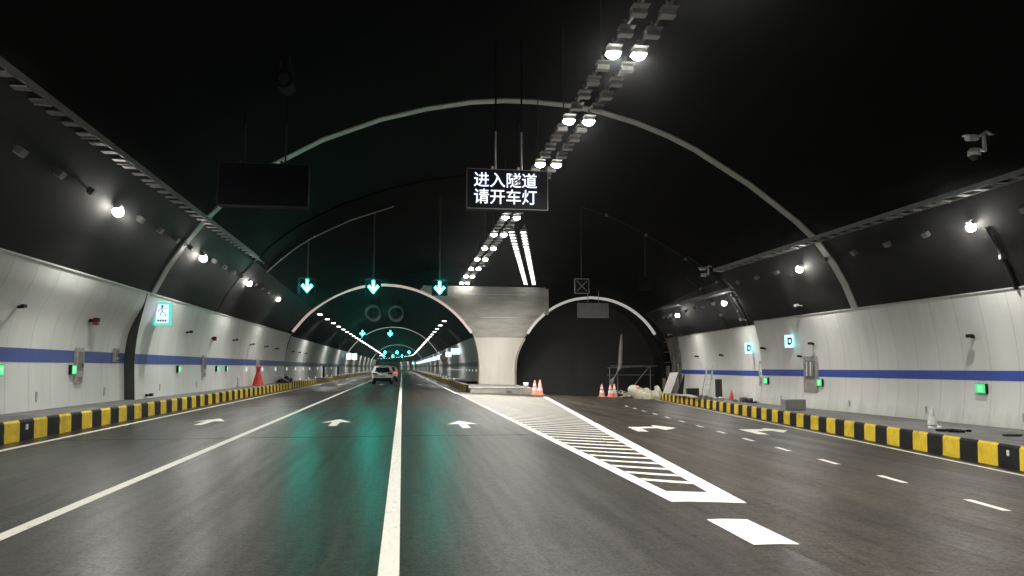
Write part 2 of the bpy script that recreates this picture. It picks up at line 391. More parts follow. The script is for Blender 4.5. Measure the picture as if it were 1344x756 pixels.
# ---- kerbs, walkways
def kerb(name, label, path, h, w, side, period, phase, gz):
    # path: list of (x,y); stripes measured along the path from the phase; road face, top and a chamfer between them
    root = thing(name, label, 'kerb', (path[0][0], path[0][1], 0))
    pts = [Vector((x, y, 0)) for x, y in path]; acc = [0]
    for a, b in zip(pts, pts[1:]): acc.append(acc[-1] + (b - a).length)
    def at(s):
        for i in range(1, len(acc)):
            if s <= acc[i] + 1e-6: break
        t = (s - acc[i - 1]) / (acc[i] - acc[i - 1]); d = (pts[i] - pts[i - 1]).normalized()
        return pts[i - 1].lerp(pts[i], t), Vector((d.y, -d.x, 0)) * side
    half = period / 2; k = math.floor(-phase / half) ; s = 0; mbs = MB()
    cuts = [0]; kk = math.ceil((0 - phase) / half)
    while phase + kk * half < acc[-1]:
        if phase + kk * half > .01: cuts.append(phase + kk * half)
        kk += 1
    cuts.append(acc[-1])
    for a, b in zip(cuts, cuts[1:]):
        mid = (a + b) / 2; mi = 0 if math.floor((mid - phase) / half) % 2 == 0 else 1
        rows = []
        j = .006 * (1 if mi else -1)
        for s_ in (a, b):
            p, nrm = at(s_); z0 = gz(p.x)
            q = [(0, z0 - .02), (.015 , z0 + h - .05), (.05, z0 + h), (w, z0 + h), (w, z0 - .02)]
            rows.append([(p.x + nrm.x * u, p.y + nrm.y * u, z) for u, z in q])
        # material 2 = top in bare concrete
        o = len(mbs.v); n = 5
        for r in rows: mbs.v += r
        for jx in range(4):
            mbs.f.append([o + jx, o + jx + 1, o + n + jx + 1, o + n + jx]); mbs.m.append(mi if jx < 2 else 2)
    mbs.build('striped_face', ['kerb_yellow', 'kerb_black', 'walk'], root)
    return root
kl = kerb('striped_kerb', 'yellow and black striped kerb along the left walkway', [(-7.96, -16), (-7.96, 57)], .44, .22, -1, 1.27, 16.97 + 16 - 1.27 * 20, lambda x: 0)
L0 = math.hypot(4.8, 29.26); d1 = math.hypot(12.47 - 11.75, 15.34 - 13.26)
kr = kerb('striped_kerb', 'yellow and black striped kerb curving along the right walkway to the dark portal', CURB, .46, .22, 1, 1.385, L0 + d1 - 1.385 * 25, g)
mb = MB(); mb.grid([[(-8.16, y, .437), (-9.5, y, .437)] for y in (-16, 61)])
tag(mb.build('walkway', 'walk'), kind='structure')
mb = MB(); rows = []
for i in range(30):
    y = -16 + i * 70 / 29; xc = pw([c[1] for c in CURB], [c[0] for c in CURB], y) + .2
    xw = xr(y) + .3
    rows.append([(lerp(xc, xw, t / 5), y, g(lerp(xc, xw, t / 5)) + .455) for t in range(6)])
tag(mb.grid(rows).build('walkway', 'walk'), kind='structure')
# tunnel kerbs + walkways
def tkerb(label, X, side, s0):
    root = thing('striped_kerb', label, 'kerb', (X, s0, 0)); m = MB(); s = s0; k = 0
    while s < 300:
        st = .64 if s < 170 else 1.28
        a, b = T(X, s, 0), T(X, s + st, 0); h = .44
        c, d = T(X + side * .22, s, 0), T(X + side * .22, s + st, 0)
        up = lambda p: (p[0], p[1], h)
        m.quad(a, b, up(b), up(a), k % 2); m.quad(up(a), up(b), up(d), up(c), 2)
        if k == 0: m.quad(a, up(a), up(c), c, 1)
        s += st; k += 1
    m.build('striped_face', ['kerb_yellow', 'kerb_black', 'walk'], root); return root
tkerb('far striped kerb along the left side of the three lane tunnel', -7.96, -1, 57.0)
tkerb('striped kerb along the right side of the three lane tunnel', 4.05, 1, 49.6)
mb = MB(); mb.grid([[T(-8.17, s, .437), T(-9.5, s, .437)] for s in SEG]); tag(mb.build('walkway', 'walk'), kind='structure')
mb = MB(); mb.grid([[T(4.26, s, .437), T(6.3, s, .437)] for s in SEG]); tag(mb.build('walkway', 'walk'), kind='structure')
# island in front of the pier
isl = thing('concrete_island', 'low grey concrete kerb block at the foot of the white pier', 'kerb', (6, 52, 0))
mb = MB(); mb.prism([(4.3, 48.6), (8.75, 51.2), (9.1, 60.9), (4.3, 60.9)], lambda p: (p[0], p[1], -.35), lambda p: (p[0], p[1], .26 + g(p[0]) * .4)); mb.build('block', 'concrete', isl, bevel=.03)
mb = MB(); mb.prism([(4.32, 49.4), (8.5, 51.8), (8.9, 60.9), (4.32, 60.9)], lambda p: (p[0], p[1], .24 + g(p[0]) * .4), lambda p: (p[0], p[1], .27 + g(p[0]) * .4)); mb.build('top_slab', 'walk', isl)

# ---- cavern vault
vt = thing('cavern_vault', 'black painted vault spanning all the lanes before the two portals', 'tunnel vault', (0, 20, 0))
def vrows(ys, out=0.0): return [[vault_pt(i, Y) for i in range(len(PROF))] for Y in ys]
NPF = len(PROF)
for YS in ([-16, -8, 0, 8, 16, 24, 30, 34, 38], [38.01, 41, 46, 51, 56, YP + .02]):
    for i0, i1, nm, mt in ((0, 3, 'lower_vault_glow', 'vault_low_glow'), (3, NPF - 4, 'vault_lining', 'vault'), (NPF - 4, NPF - 1, 'lower_vault_glow', 'vault_low_glow')):  # low vault bands carry the lamp glow as a lighter grey
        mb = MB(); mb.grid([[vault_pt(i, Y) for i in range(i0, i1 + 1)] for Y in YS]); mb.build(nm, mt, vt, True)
def arch_band(prof, Y, w, t, mat, parent, name='arch_band', tun=False, smooth=True):
    # prof: list of (x,z) of the lining; the band stands t proud of it
    pts = []
    n = len(prof); rows = []
    cx = sum(p[0] for p in prof) / n
    for i, (x, z) in enumerate(prof):
        a = prof[max(i - 1, 0)]; b = prof[min(i + 1, n - 1)]
        tx, tz = b[0] - a[0], b[1] - a[1]; L = math.hypot(tx, tz); nx, nz = tz / L, -tx / L
        rows.append([T(x + nx * u, Y + v, z + nz * u) for u, v in ((-.02, 0), (t, 0), (t, w), (-.02, w))])
    m = MB(); m.grid(rows, 0); return m.build(name, mat, parent)
def dense(prof, k=3):
    out = []
    P = [prof[0]] + prof + [prof[-1]]
    for i in range(1, len(P) - 2):
        for s in range(k):
            t = s / k; q = []
            for c in (0, 1):
                a, b, d, e = P[i - 1][c], P[i][c], P[i + 1][c], P[i + 2][c]
                q.append(.5 * ((2 * b) + (-a + d) * t + (2 * a - 5 * b + 4 * d - e) * t * t + (-a + 3 * b - 3 * d + e) * t ** 3))
            out.append(tuple(q))
    out.append(prof[-1]); return out
arch_band([(p[0], p[2]) for p in [vault_pt(i, 28.36) for i in range(len(PROF))]], 28.36, .42, .05, 'band', vt)
arch_band([(p[0], p[2]) for p in [vault_pt(i, -6) for i in range(len(PROF))]], -6, .42, .05, 'band', vt)

# ---- left clad wall (two pieces; the far one stands proud of the near one, which leaves the dark crescent)
def wall(name, label, prof, ys, mat, smat, zs0, zs1, xfun=None, tun=False, mf=None):
    root = thing(name, label, 'wall', (prof[0][0] if xfun is None else xfun(ys[0]), ys[0], 0))
    pr = dense(prof, 3)
    PR = lambda Y: dense(mf(Y), 3) if mf else pr
    def P(x, Y, z): return T(x + (xfun(Y) if xfun else 0), Y, z)
    m = MB(); m.grid([[P(x, Y, z) for x, z in PR(Y)] for Y in ys]); m.build('cladding_panels', mat, root, True)
    sg = -1 if prof[0][0] > 0 or xfun is not None else 1
    def sp(Y): q_ = PR(Y); return [(pw([q[1] for q in q_], [q[0] for q in q_], z) + .008 * sg, z) for z in [lerp(zs0, zs1, k / 4) for k in range(5)]]
    m = MB(); m.grid([[P(x, Y, z) for x, z in sp(Y)] for Y in ys]); m.build('blue_stripe', smat, root, True)
    # top trim of the panels
    m = MB(); tp = lambda Y: PR(Y)[-1]
    m.grid([[P(tp(Y)[0] + .03 * sg, Y, tp(Y)[1] - .03), P(tp(Y)[0] + .03 * sg, Y, tp(Y)[1] + .02), P(tp(Y)[0] - .12 * sg, Y, tp(Y)[1] + .02)] for Y in ys]); m.build('top_trim', 'band', root)
    return root
LN = [(-9.42, .42), (-9.46, 1.1), (-9.49, 1.9), (-9.40, 2.7), (-9.18, 3.25), (-8.97, 3.68), (-8.84, 4.15)]
LF = [(-9.10, .42), (-9.14, 1.1), (-9.17, 1.9), (-9.11, 2.7), (-9.02, 3.25), (-8.93, 3.68), (-8.84, 4.15)]
w1 = wall('clad_wall', 'near left wall of pale enamel panels with a blue stripe', LN, [-16, -4, 6, 14, 22, 28.0], 'clad', 'stripe', 1.68, 2.03)
LE = [(-8.98, .42), (-9.01, 1.1), (-9.02, 1.9), (-8.93, 2.7), (-8.84, 3.25), (-8.72, 3.68), (-8.58, 4.1)]
def morph(Y): return [(lerp(a[0], b[0], max(0, (Y - 44) / 17)), lerp(a[1], b[1], max(0, (Y - 44) / 17))) for a, b in zip(LF, LE)]
w2 = wall('clad_wall', 'left wall of pale enamel panels beyond the dark crescent slot', LF, [28.05, 38, 44, 50, 55, 61.0], 'clad', 'stripe', 1.66, 2.01, mf=morph)
mb = MB(); pn, pf = dense(LN, 3), dense(LF, 3)
mb.grid([[(a[0] - .02, 28.04, a[1]), (b[0], 28.04, b[1])] for a, b in zip(pn, pf)]); mb.build('slot', 'recess', w2)
# right walls
RN = [(.0, -.34), (.16, .5), (.22, 1.4), (.16, 2.4), (.03, 3.2), (-.12, 3.93)]
w3 = wall('clad_wall', 'near right wall of pale panels with a blue stripe, ending at a step', RN, [-16, 0, 12, 22, 30, 37.6], 'clad_r', 'stripe_r', 1.13, 1.44, xfun=lambda Y: 18.3)
mb = MB(); pr = dense(RN, 3); mb.grid([[(18.3 + x, 37.62, z), (19.6, 37.62, z)] for x, z in pr]); mb.build('end_return', 'clad_r', w3)
def xfar(Y): return pw([38, 56.2], [19.1, 21.0], Y)
RFAR = [(.0, -.62), (.14, .4), (.2, 1.4), (.14, 2.4), (.02, 3.1), (-.1, 3.86)]
w4 = wall('clad_wall', 'far right wall of pale panels with a bright blue stripe, beyond the step', RFAR, [38.0, 44, 50, 56.2], 'clad_r', 'stripe_r', 1.06, 1.36, xfun=xfar)
mb = MB(); mb.grid([[(18.2 + .4 * k / 1, 38.02, 3.9 + q * .0) for k in (0, 3)] for q in (0, 1)])
# step face between the two vault pieces on the right side
mb = MB(); A = [vault_pt(i, 38) for i in range(14, len(PROF))]; B = [vault_pt(i, 38.01) for i in range(14, len(PROF))]
mb.grid([[a, b] for a, b in zip(A, B)]); mb.build('step_face', 'vault', vt)
# raw unclad lining next to the dark portal
rw = thing('raw_lining', 'unfinished bare lining with pipes and bars beside the dark portal', 'wall', (21.4, 58.5, 0))
mb = MB(); rows = []
for k in range(9):
    Y = 56.2 + (YP - 56.2) * k / 8; x0 = pw([56.2, 61], [21.35, 21.85], Y)
    rows.append([(x0 + .25 * math.sin(math.pi * (z + .9) / 5.2) - .35 * max(0, (z - 2.4) / 2) + random.uniform(-.06, .06), Y, z) for z in [-.9 + .35 * j for j in range(15)]])
mb.grid(rows).build('rock_face', 'rough_rock', rw)
for k, z in enumerate((3.55, 2.75, 2.0, 1.15, .4)):
    mb = MB(); mb.tube([(21.15, 56.4, z), (21.45, 60.9, z + random.uniform(-.1, .1))], .035, 6); mb.build('pipe', 'steel', rw)
for k in range(5):
    Y = 56.9 + k * .9; mb = MB(); mb.tube([(21.1 + .06 * k, Y, -.6), (21.15 + .06 * k, Y + random.uniform(-.15, .15), 1.6 + random.random() * 1.6)], .04, 6); mb.build('upright_bar', random.choice(['wood', 'steel', 'dark_metal']), rw)
for k in range(4):
    mb = MB(); mb.box((21.2, 57.3 + k * 1.0, .2 + .5 * (k % 3)), (.08, .6, .9)); mb.build('shutter_board', ['wood', 'cab_metal', 'grey_box', 'wood'][k], rw)

# ---- headwall with the two portal openings
LH = [(0, 8.05), (1.3, 7.95), (2.6, 7.63), (3.9, 7.07), (5.0, 6.36), (5.9, 5.57), (6.6, 4.75), (7.12, 3.95), (7.52, 2.2), (7.52, .9), (7.48, -.6)]
RH = [(0, 7.25), (1.4, 7.09), (2.7, 6.64), (3.8, 5.97), (4.8, 5.03), (5.6, 3.84), (6.2, 2.6), (6.38, 1.2), (6.3, -1.3)]
def full(h, xc): 
    d = dense(h, 3); return [(xc - x, z) for x, z in d[::-1]] + [(xc + x, z) for x, z in d[1:]]
XL, XRc = -1.5, 15.35
FL, FR = full(LH, XL), full(RH, XRc)
hw = thing('portal_headwall', 'dark headwall pierced by the two arched portals', 'headwall', (6, YP, 0))
def holed(outer, holes, name, mat, parent, y, th):
    cu = bpy.data.curves.new(name + '_c', 'CURVE'); cu.dimensions = '2D'; cu.fill_mode = 'BOTH'; cu.extrude = th / 2
    for loop in [outer] + holes:
        sp = cu.splines.new('POLY'); sp.points.add(len(loop) - 1); sp.use_cyclic_u = True
        for i, (x, z) in enumerate(loop): sp.points[i].co = (x, z, 0, 1)
    o = bpy.data.objects.new('tmp', cu); COL.objects.link(o)
    dg = bpy.context.evaluated_depsgraph_get(); me = bpy.data.meshes.new_from_object(o.evaluated_get(dg))
    bpy.data.objects.remove(o)
    off = Vector(parent.location) if parent else Vector((0, 0, 0))
    for v in me.vertices: v.co = Vector((v.co.x, y + th / 2 - v.co.z, v.co.y)) - off
    me.materials.clear(); me.materials.append(M[mat]); me.name = name
    ob = bpy.data.objects.new(name, me); COL.objects.link(ob); ob.parent = parent; return ob
holed([(-12, -1.5), (25, -1.5), (25, 13), (-12, 13)], [FL[:], FR[:]], 'dark_face', 'vault', hw, YP + .02, .8)
# grey concrete pier face between the arches (black paint starts above z = 8)
la = [p for p in FL if p[0] > 2.6 and p[1] > 3.95]; ra = [p for p in FR if p[0] < 11.7 and p[1] > 3.95]
lo = [p for p in FL if p[0] > 2.6 and p[1] <= 3.95]; lr = [p for p in FR if p[0] < XRc and p[1] <= 3.95]
m = MB(); poly = [(1.55, 8.02)] + [(x + .06, z) for x, z in la] + [(x - .06, z) for x, z in ra] + [(11.6, 8.02)]
# built as a strip grid so that board lines can be stepped
rows = []
def edge(pts, z, side):
    p = sorted(pts, key=lambda q: q[1]); return pw([q[1] for q in p], [q[0] for q in p], z)
Lr = [p for p in FL if p[0] > XL]; Rl = [p for p in FR if p[0] < XRc]
def pierx(z): 
    a = edge(Lr, z, 1) if z < 7.6 else lerp(edge(Lr, 7.6, 1), 1.6, (z - 7.6) / .5)
    b = edge(Rl, z, -1) if z < 5.95 else 11.55
    return a + .03, b - .03
zl = [3.95 + .27 * k for k in range(16)]
m = MB()
for k in range(15):
    a0, b0 = pierx(zl[k]); a1, b1 = pierx(zl[k + 1]); yo = YP - .03 - (.006 if k % 3 == 0 else 0)
    # the pier bulges towards the lanes at its middle
    n = 10
    def col(a, b, z): return [(lerp(a, b, t / n), YP - .04 - .45 * math.sin(math.pi * t / n) ** .8, z) for t in range(n + 1)]
    m.grid([col(a0, b0, zl[k]), col(a1, b1, zl[k + 1] - .012)]); m.grid([col(a1, b1, zl[k + 1] - .012), [(p[0], p[1] + .012, p[2]) for p in col(a1, b1, zl[k + 1])]])
a1, b1 = pierx(zl[15]); n = 10
m.grid([col(a1, b1, zl[15]), [(p[0], YP - .01, p[2] + .05) for p in col(a1, b1, zl[15])]])
pf_ = m.build('pier_face', 'concrete', hw, True)
for z_ in (5.5, 7.35):
    a, b = pierx(z_); mb = MB(); rows = [[(p[0], p[1] - .012, p[2]), (p[0], p[1] - .012, p[2] + .05)] for p in col(a + .15, b - .15, z_)]
    mb.grid(rows).build('joint_strip', 'clad_r', hw)
m = MB(); rows = []
for k in range(13):
    z = lerp(-.35, 3.93, k / 12); a, b = pierx(z)
    rows.append([(lerp(a, b, t / n), YP - .10 - .42 * math.sin(math.pi * t / n) ** .8, z) for t in range(n + 1)])
m.grid(rows).build('pier_cladding', 'pier_white', hw, True)
m = MB(); m.box((11.55, YP - .10, 6.85), (.36, .22, 2.1)); m.build('cable_duct', 'concrete', hw, bevel=.02)
def front_band(F, w, y, t, mat, zmin, parent):
    pts = [p for p in F if p[1] > zmin]; rows = []
    for i, (x, z) in enumerate(pts):
        a = pts[max(i - 1, 0)]; b = pts[min(i + 1, len(pts) - 1)]
        tx, tz = b[0] - a[0], b[1] - a[1]; L = math.hypot(tx, tz); nx, nz = tz / L, -tx / L
        rows.append([(x + nx * .10, y + .06, z + nz * .10), (x + nx * .10, y - t, z + nz * .10), (x - nx * w, y - t, z - nz * w), (x - nx * w, y + .02, z - nz * w)])
    return MB().grid(rows).build('arch_band', mat, parent)
front_band(FL, .09, YP - .02, .1, 'band_pink', 3.95, hw)
front_band(FR, .11, YP - .02, .1, 'band_lit', 3.95, hw)
# low part of the left portal rim beside the pier
lowp = [p for p in FL if p[0] > 3 and p[1] <= 4.2]
m = MB(); m.grid([[(x - .03, YP - .55, z), (x - .03, YP + .3, z)] for x, z in lowp]); m.build('rim', 'pier_white', hw, True)
lowp = [p for p in FR if p[0] < XRc and p[1] <= 4.2]
m = MB(); m.grid([[(x + .03, YP - .55, z), (x + .03, YP + .3, z)] for x, z in lowp]); m.build('rim', 'pier_white', hw, True)

# ---- three lane tunnel beyond the left portal
tl = thing('three_lane_tunnel', 'long three lane tunnel with dark vault beyond the left portal', 'tunnel', (XL, 62, 0))
up = [p for p in FL if p[1] > 3.6]
m = MB(); m.grid([[T(x, s, z) for x, z in up] for s in SEG]); m.build('vault_lining', 'vault_far', tl, True)
for nm, sd in (('left', 0), ('right', 1)):
    q = [p for p in FL if p[1] <= 3.97 and ((p[0] < XL) if sd == 0 else (p[0] > XL))]
    q = sorted(q, key=lambda p: p[1]); sg = 1 if sd == 0 else -1
    q = [(x + .03 * sg, z) for x, z in q]
    if sd == 0: q = [(x + (.0), z) for x, z in q]
    m = MB(); m.grid([[T(x, s, z) for x, z in q] for s in [61.02 if sd == 0 else 61.3] + SEG[1:]]); m.build('side_wall', 'clad_tunnel_dim', tl, True)
    sp = [(pw([p[1] for p in q], [p[0] for p in q], z) + .01 * sg, z) for z in (1.62, 1.8, 1.98)]
    m = MB(); m.grid([[T(x, s, z) for x, z in sp] for s in [61.02 if sd == 0 else 61.3] + SEG[1:]]); m.build('wall_stripe', 'stripe_tunnel_dim', tl, True)
for s_, mt in ((125, 'band_far'), (224, 'band_far'), (325, 'band_far')):
    arch_band([p for p in FL if p[1] > .45], s_, .5, .07, mt, tl)
# ---- ramp tunnel beyond the dark portal
tr = thing('ramp_tunnel', 'unlit two lane ramp tunnel closed by dark sheeting behind the right portal', 'tunnel', (XRc, 62, 0))
m = MB(); m.grid([[(x, s, z) for x, z in FR] for s in (61.3, 66, 76, 90)]); m.build('vault_lining', 'ramp_lining', tr, True)
M['sheet'] = simple('dark_sheeting', (.055, .055, .058), .8, var=.08, scale=.4)
m = MB(); m.quad((8, 64.2, -1.4), (23, 64.2, -1.4), (23, 64.2, 8), (8, 64.2, 8)); m.build('closing_sheet', 'sheet', tr)

# ------------------------------------------------------------------ lamps
LIGHTS = {}; P_ROW = 350; P_BR = 195; P_WALL = 180; P_FAR = 400; SPREAD = 146
def light(kind, p, power, sx, sy, spread, col, tilt=0):
    k = (kind,)
    if k not in LIGHTS:
        L = bpy.data.lights.new(kind, 'AREA'); L.shape = 'RECTANGLE'; L.size = sx; L.size_y = sy; L.energy = power; L.color = col; L.spread = R(spread); LIGHTS[k] = L
    o = bpy.data.objects.new(kind, LIGHTS[k]); COL.objects.link(o); o.location = p; o.rotation_euler = (0, tilt, 0); return o
def row_lamp(lit, name, label, group, mat='lit_row'):
    r = thing(name, label, 'lamp', (0, 0, 0), group)
    m = MB(); m.box((0, 0, .06), (.28, .22, .08)); m.box((0, -.10, .13), (.32, .30, .02)); m.box((0, .0, .25), (.04, .04, .2)); m.build('housing', 'lamp_body', r)
    m = MB(); m.box((0, 0, .012), (.30, .18, .022) if mat == 'lit_row' else (.24, .2, .022)); m.build('lens', mat if lit else 'lens_off', r)
    if mat == 'lit_row' and lit: MB().lathe([(.15 * math.cos(math.pi / 2 * q / 5), -.09 * math.sin(math.pi / 2 * q / 5)) for q in range(6)], (0, 0, .0), 16).build('glare_globe', mat, r, True)  # glowing dome added for the glare of a lit lamp
    return r
seglabels = ['nearest the top of the picture', 'between the first and second lit pairs', 'between the second and third lit pairs', 'behind the text sign', 'just beyond the text sign', 'halfway to the pier', 'close to the pier']
pl = row_lamp(True, 'ceiling_lamp', 'first lit pair of ceiling lamps, one of two bright lenses', 'lit lamps of the main ceiling row')
pu = row_lamp(False, 'ceiling_lamp', 'unlit ceiling lamp', 'unlit lamps of the main ceiling row')
ordn = ['first', 'second', 'third', 'fourth', 'fifth', 'sixth', 'seventh', 'eighth', 'ninth', 'tenth', 'eleventh', 'twelfth', 'thirteenth']
used_l = used_u = False; ZR = 8.2; npair = 0
k = -28
ylist = []
while 15.2 + .9 * k < 60.6:
    Y = 15.2 + .9 * k; lit = (k % 5 == 0)
    if (Y < 12 and not lit): k += 1; continue
    if lit: npair += 1
    for s, x in (('left', 4.36 + .005 * (Y - 15)), ('right', 4.92 + .003 * (Y - 15))):
        if Y < 12: lab = 'lit ceiling lamp of the main row above and behind the viewer'
        elif lit:
            q = int((Y - 15) / 4.5 + .2); lab = '%s lamp of the %s lit pair in the main ceiling row, counted from the top' % (s, ordn[q])
        else:
            q = 0 if Y < 15 else int((Y - 15.2) / 4.5) + 1
            lab = 'unlit %s lamp of the main ceiling row %s' % (s, 'before the first lit pair' if q == 0 else 'beyond its %s lit pair' % ordn[q - 1])
        src = pl if lit else pu
        if lit and not used_l: src.location = (x, Y, ZR); src['label'] = lab; used_l = True
        elif not lit and not used_u: src.location = (x, Y, ZR); src['label'] = lab; used_u = True
        else: dup(src, (x, Y, ZR), lab)
    if lit and Y < 57: light('ceiling_lamp_light', (4.65 + .004 * (Y - 15), Y, ZR - .12), P_ROW, .8, .2, SPREAD, (1, .97, .92))
    k += 1
# brighter double row that veers off to the right and ends above the pier
pb = row_lamp(True, 'ceiling_lamp', 'lit ceiling lamp of the bright row veering right over the pier', 'lamps of the bright row over the pier', 'lit_ramp')
first = True; nb = 27
for k in range(nb):
    t = k / (nb - 1); Y = lerp(36.9, 60.3, t)
    if k % 3 == 1 and Y < 57.5: light('bright_lamp_light', (lerp(5.55, 10.1, t), Y, ZR - .03), P_BR, .8, .2, SPREAD, (1, .96, .88))
    for s, x0, x1 in (('left', 5.25, 9.75), ('right', 5.85, 10.42)):
        x = lerp(x0, x1, t); lab = 'bright lamp in the %s line of the row veering to the pier' % s
        if first: pb.location = (x, Y, ZR); pb['label'] = lab; first = False
        else: dup(pb, (x, Y, ZR), lab)
# trays the ceiling lamps hang from
def tray_ceiling(label, pts, w):
    r = thing('lamp_tray', label, 'cable tray', (pts[0][0], pts[0][1], pts[0][2]))
    m = MB()
    for dx in (-w / 2, w / 2): m.bar((pts[0][0] + dx, pts[0][1], pts[0][2]), (pts[1][0] + dx, pts[1][1], pts[1][2]), .05, .06)
    m.build('rail', 'dark_metal', r)
    n = int((Vector(pts[1]) - Vector(pts[0])).length / 4.5)
    for k in range(n):
        p = Vector(pts[0]).lerp(Vector(pts[1]), (k + .5) / n); m = MB()
        m.tube([(p.x, p.y, p.z), (p.x, p.y, vault_z(p.x, p.y) + .1)], .02, 6); m.build('hanger', 'dark_metal', r)
tray_ceiling('dark double rail carrying the main ceiling lamp row', [(4.66, -12, 8.54), (4.88, 60.8, 8.54)], .56)
tray_ceiling('dark double rail carrying the bright lamp row over the pier', [(5.55, 36.5, 8.54), (10.1, 60.8, 8.54)], .58)

# wall lamps: small floods aimed down across the lanes
def wall_lamp(lit, side, label, group, mat='lit_wall'):
    r = thing('wall_lamp', label, 'lamp', (0, 0, 0), group)
    rot = Matrix.Rotation(R(-35 * side), 3, 'Y')
    m = MB(); m.box((0, 0, 0), (.16, .24, .14), 0, rot); m.box(Vector((side * .13, 0, .09)), (.16, .05, .05), 0, rot); m.build('housing', 'lamp_body', r)
    c = rot @ Vector((0, 0, -.085)); m = MB(); m.box(c, (.15, .2, .03), 0, rot); m.build('lens_frame' if lit else 'lens', 'lens_off', r)
    if lit: MB().lathe([(.14 * math.sin(math.pi * q / 8), -.13 * math.cos(math.pi * q / 8)) for q in range(9)], (c[0] - side * .04, 0, c[2] - .08), 14).build('glare_globe', mat, r, True)  # glowing ball added for the lamp's glare and its glow on the vault
    return r
GL = 'flood lamps along the left vault'
a_l = wall_lamp(True, -1, 'x', GL); a_u = wall_lamp(False, -1, 'x', GL); fl = fu = True
for k in range(-16, 21):
    Y = 21.7 + 1.8 * k
    lit = k % 5 == 0
    if Y < 12 and not lit: continue
    if Y > 57.5: break
    q = k // 5
    if lit: lab = '%s lit flood lamp on the left vault, counted from the viewer' % (ordn[q] if k >= 0 else 'an unseen')
    else: lab = 'small unlit flood lamp on the left vault %s' % ('before the first lit one' if q < 0 else 'beyond the %s lit one' % ordn[q])
    if k < 0 and lit: lab = 'lit flood lamp on the left vault behind the viewer'
    p = (-7.70, Y, 5.9)
    if lit: light('wall_lamp_light', (-7.55, Y, 5.58), P_WALL, .15, .26, 160, (1, .97, .92), R(-22))
    if lit:
        if fl: a_l.location = p; a_l['label'] = lab; fl = False
        else: dup(a_l, p, lab)
    else:
        if fu: a_u.location = p; a_u['label'] = lab; fu = False
        else: dup(a_u, p, lab)
GR = 'flood lamps along the right vault'
b_l = wall_lamp(True, 1, 'x', GR); b_u = wall_lamp(False, 1, 'x', GR); fl = fu = True
for k in range(-15, 18):
    Y = 20.6 + 2.03 * k; lit = k % 5 == 0
    if Y < 12 and not lit: continue
    if k < 0 and not lit and k < -4: continue
    q = k // 5
    if Y < 37.5: p = (17.02, Y, 5.92)
    else: p = (pw([38, 61], [17.7, 20.0], Y), Y, pw([38, 61], [5.30, 5.32], Y))
    if lit: light('wall_lamp_light', (p[0] - .15, Y, p[2] - .33), P_WALL, .15, .26, 160, (1, .96, .90), R(22))
    if lit: lab = '%s lit flood lamp on the right vault, counted from the viewer' % ordn[q] if k >= 0 else 'lit flood lamp on the right vault behind the viewer'
    else: lab = 'small unlit flood lamp on the right vault %s' % ('before the first lit one' if q < 0 else 'beyond the %s lit one' % ordn[q])
    if lit:
        if fl: b_l.location = p; b_l['label'] = lab; fl = False
        else: dup(b_l, p, lab)
    else:
        if fu: b_u.location = p; b_u['label'] = lab; fu = False
        else: dup(b_u, p, lab)
# lamps of the three lane tunnel
def far_lamp(side):
    r = thing('tunnel_lamp', 'x', 'lamp', (0, 0, 0), 'lamp line on the %s of the three lane tunnel' % side)
    m = MB(); m.box((0, 0, .05), (.30, .42, .08)); m.build('housing', 'lamp_body', r)
    m = MB(); m.box((0, 0, 0), (.34, .46, .03)); m.build('lens', 'lit_far', r); return r
for side, X, Zl, s0, st, cnt in (('left', -6.75, 5.85, 64, 6.3, 44), ('right', 3.75, 5.75, 70, 7.2, 50)):
    pr_ = far_lamp(side); 
    for k in range(cnt):
        p = T(X, s0 + k * st, Zl)
        if k % 3 == 1 and k < 40: light('tunnel_lamp_light', (p[0], p[1], p[2] - .03), P_FAR, .34, .46, 150, (1, .97, .93))
        z = 'near' if k < 12 else 'far'
        lab = 'lit lamp in the %s half of the %s tunnel lamp line' % (z, side)
        if k == 0: pr_.location = p; pr_['label'] = lab
        else: dup(pr_, p, lab)

# ---- side cable trays on the vault
def side_tray(label, pts, side, w=.42):
    r = thing('cable_tray', label, 'cable tray', pts[0])
    a, b = Vector(pts[0]), Vector(pts[1]); d = (b - a).normalized(); L = (b - a).length
    m = MB(); m.bar(a, b, .03, .15); m.bar(a + Vector((side * w, 0, -.06)), b + Vector((side * w, 0, -.06)), .03, .10); m.build('side_rail', 'tray', r)
    def series(n, nm, mk):
        proto_ = None
        for k in range(n):
            p = a + d * (k + .5) * (L / n)
            if proto_ is None: m = MB(); mk(m, p); proto_ = m.build(nm, 'tray', r); p0 = p
            else: q = proto_.copy(); COL.objects.link(q); q.parent = r; q.location = p - p0
    series(min(96, int(L / .7)), 'rung', lambda m, p: m.box(p + Vector((side * w / 2, 0, -.09)), (w, .24, .03), 0, d.to_track_quat('Y', 'Z').to_matrix()))
    series(int(L / 2.2), 'bracket', lambda m, p: m.bar(p + Vector((-side * .02, 0, -.12)), p + Vector((side * (w + .1), 0, -.10)), .05, .04))
    m = MB()
    for q in range(3): m.tube([a + Vector((side * (.1 + .1 * q), 0, -.03)), b + Vector((side * (.1 + .1 * q), 0, -.03))], .022, 6)
    m.build('cables', 'black', r)
    return r
side_tray('long grey ladder cable tray along the left vault', [(-6.98, -12, 6.82), (-6.98, 57, 6.86)], -1, .34)
side_tray('long grey ladder cable tray along the near right vault', [(16.10, -12, 6.78), (16.10, 37.8, 6.62)], 1, .36)
side_tray('second shorter cable tray leading to the dark portal', [(17.25, 38.4, 5.72), (19.7, 60, 6.02)], 1, .36)

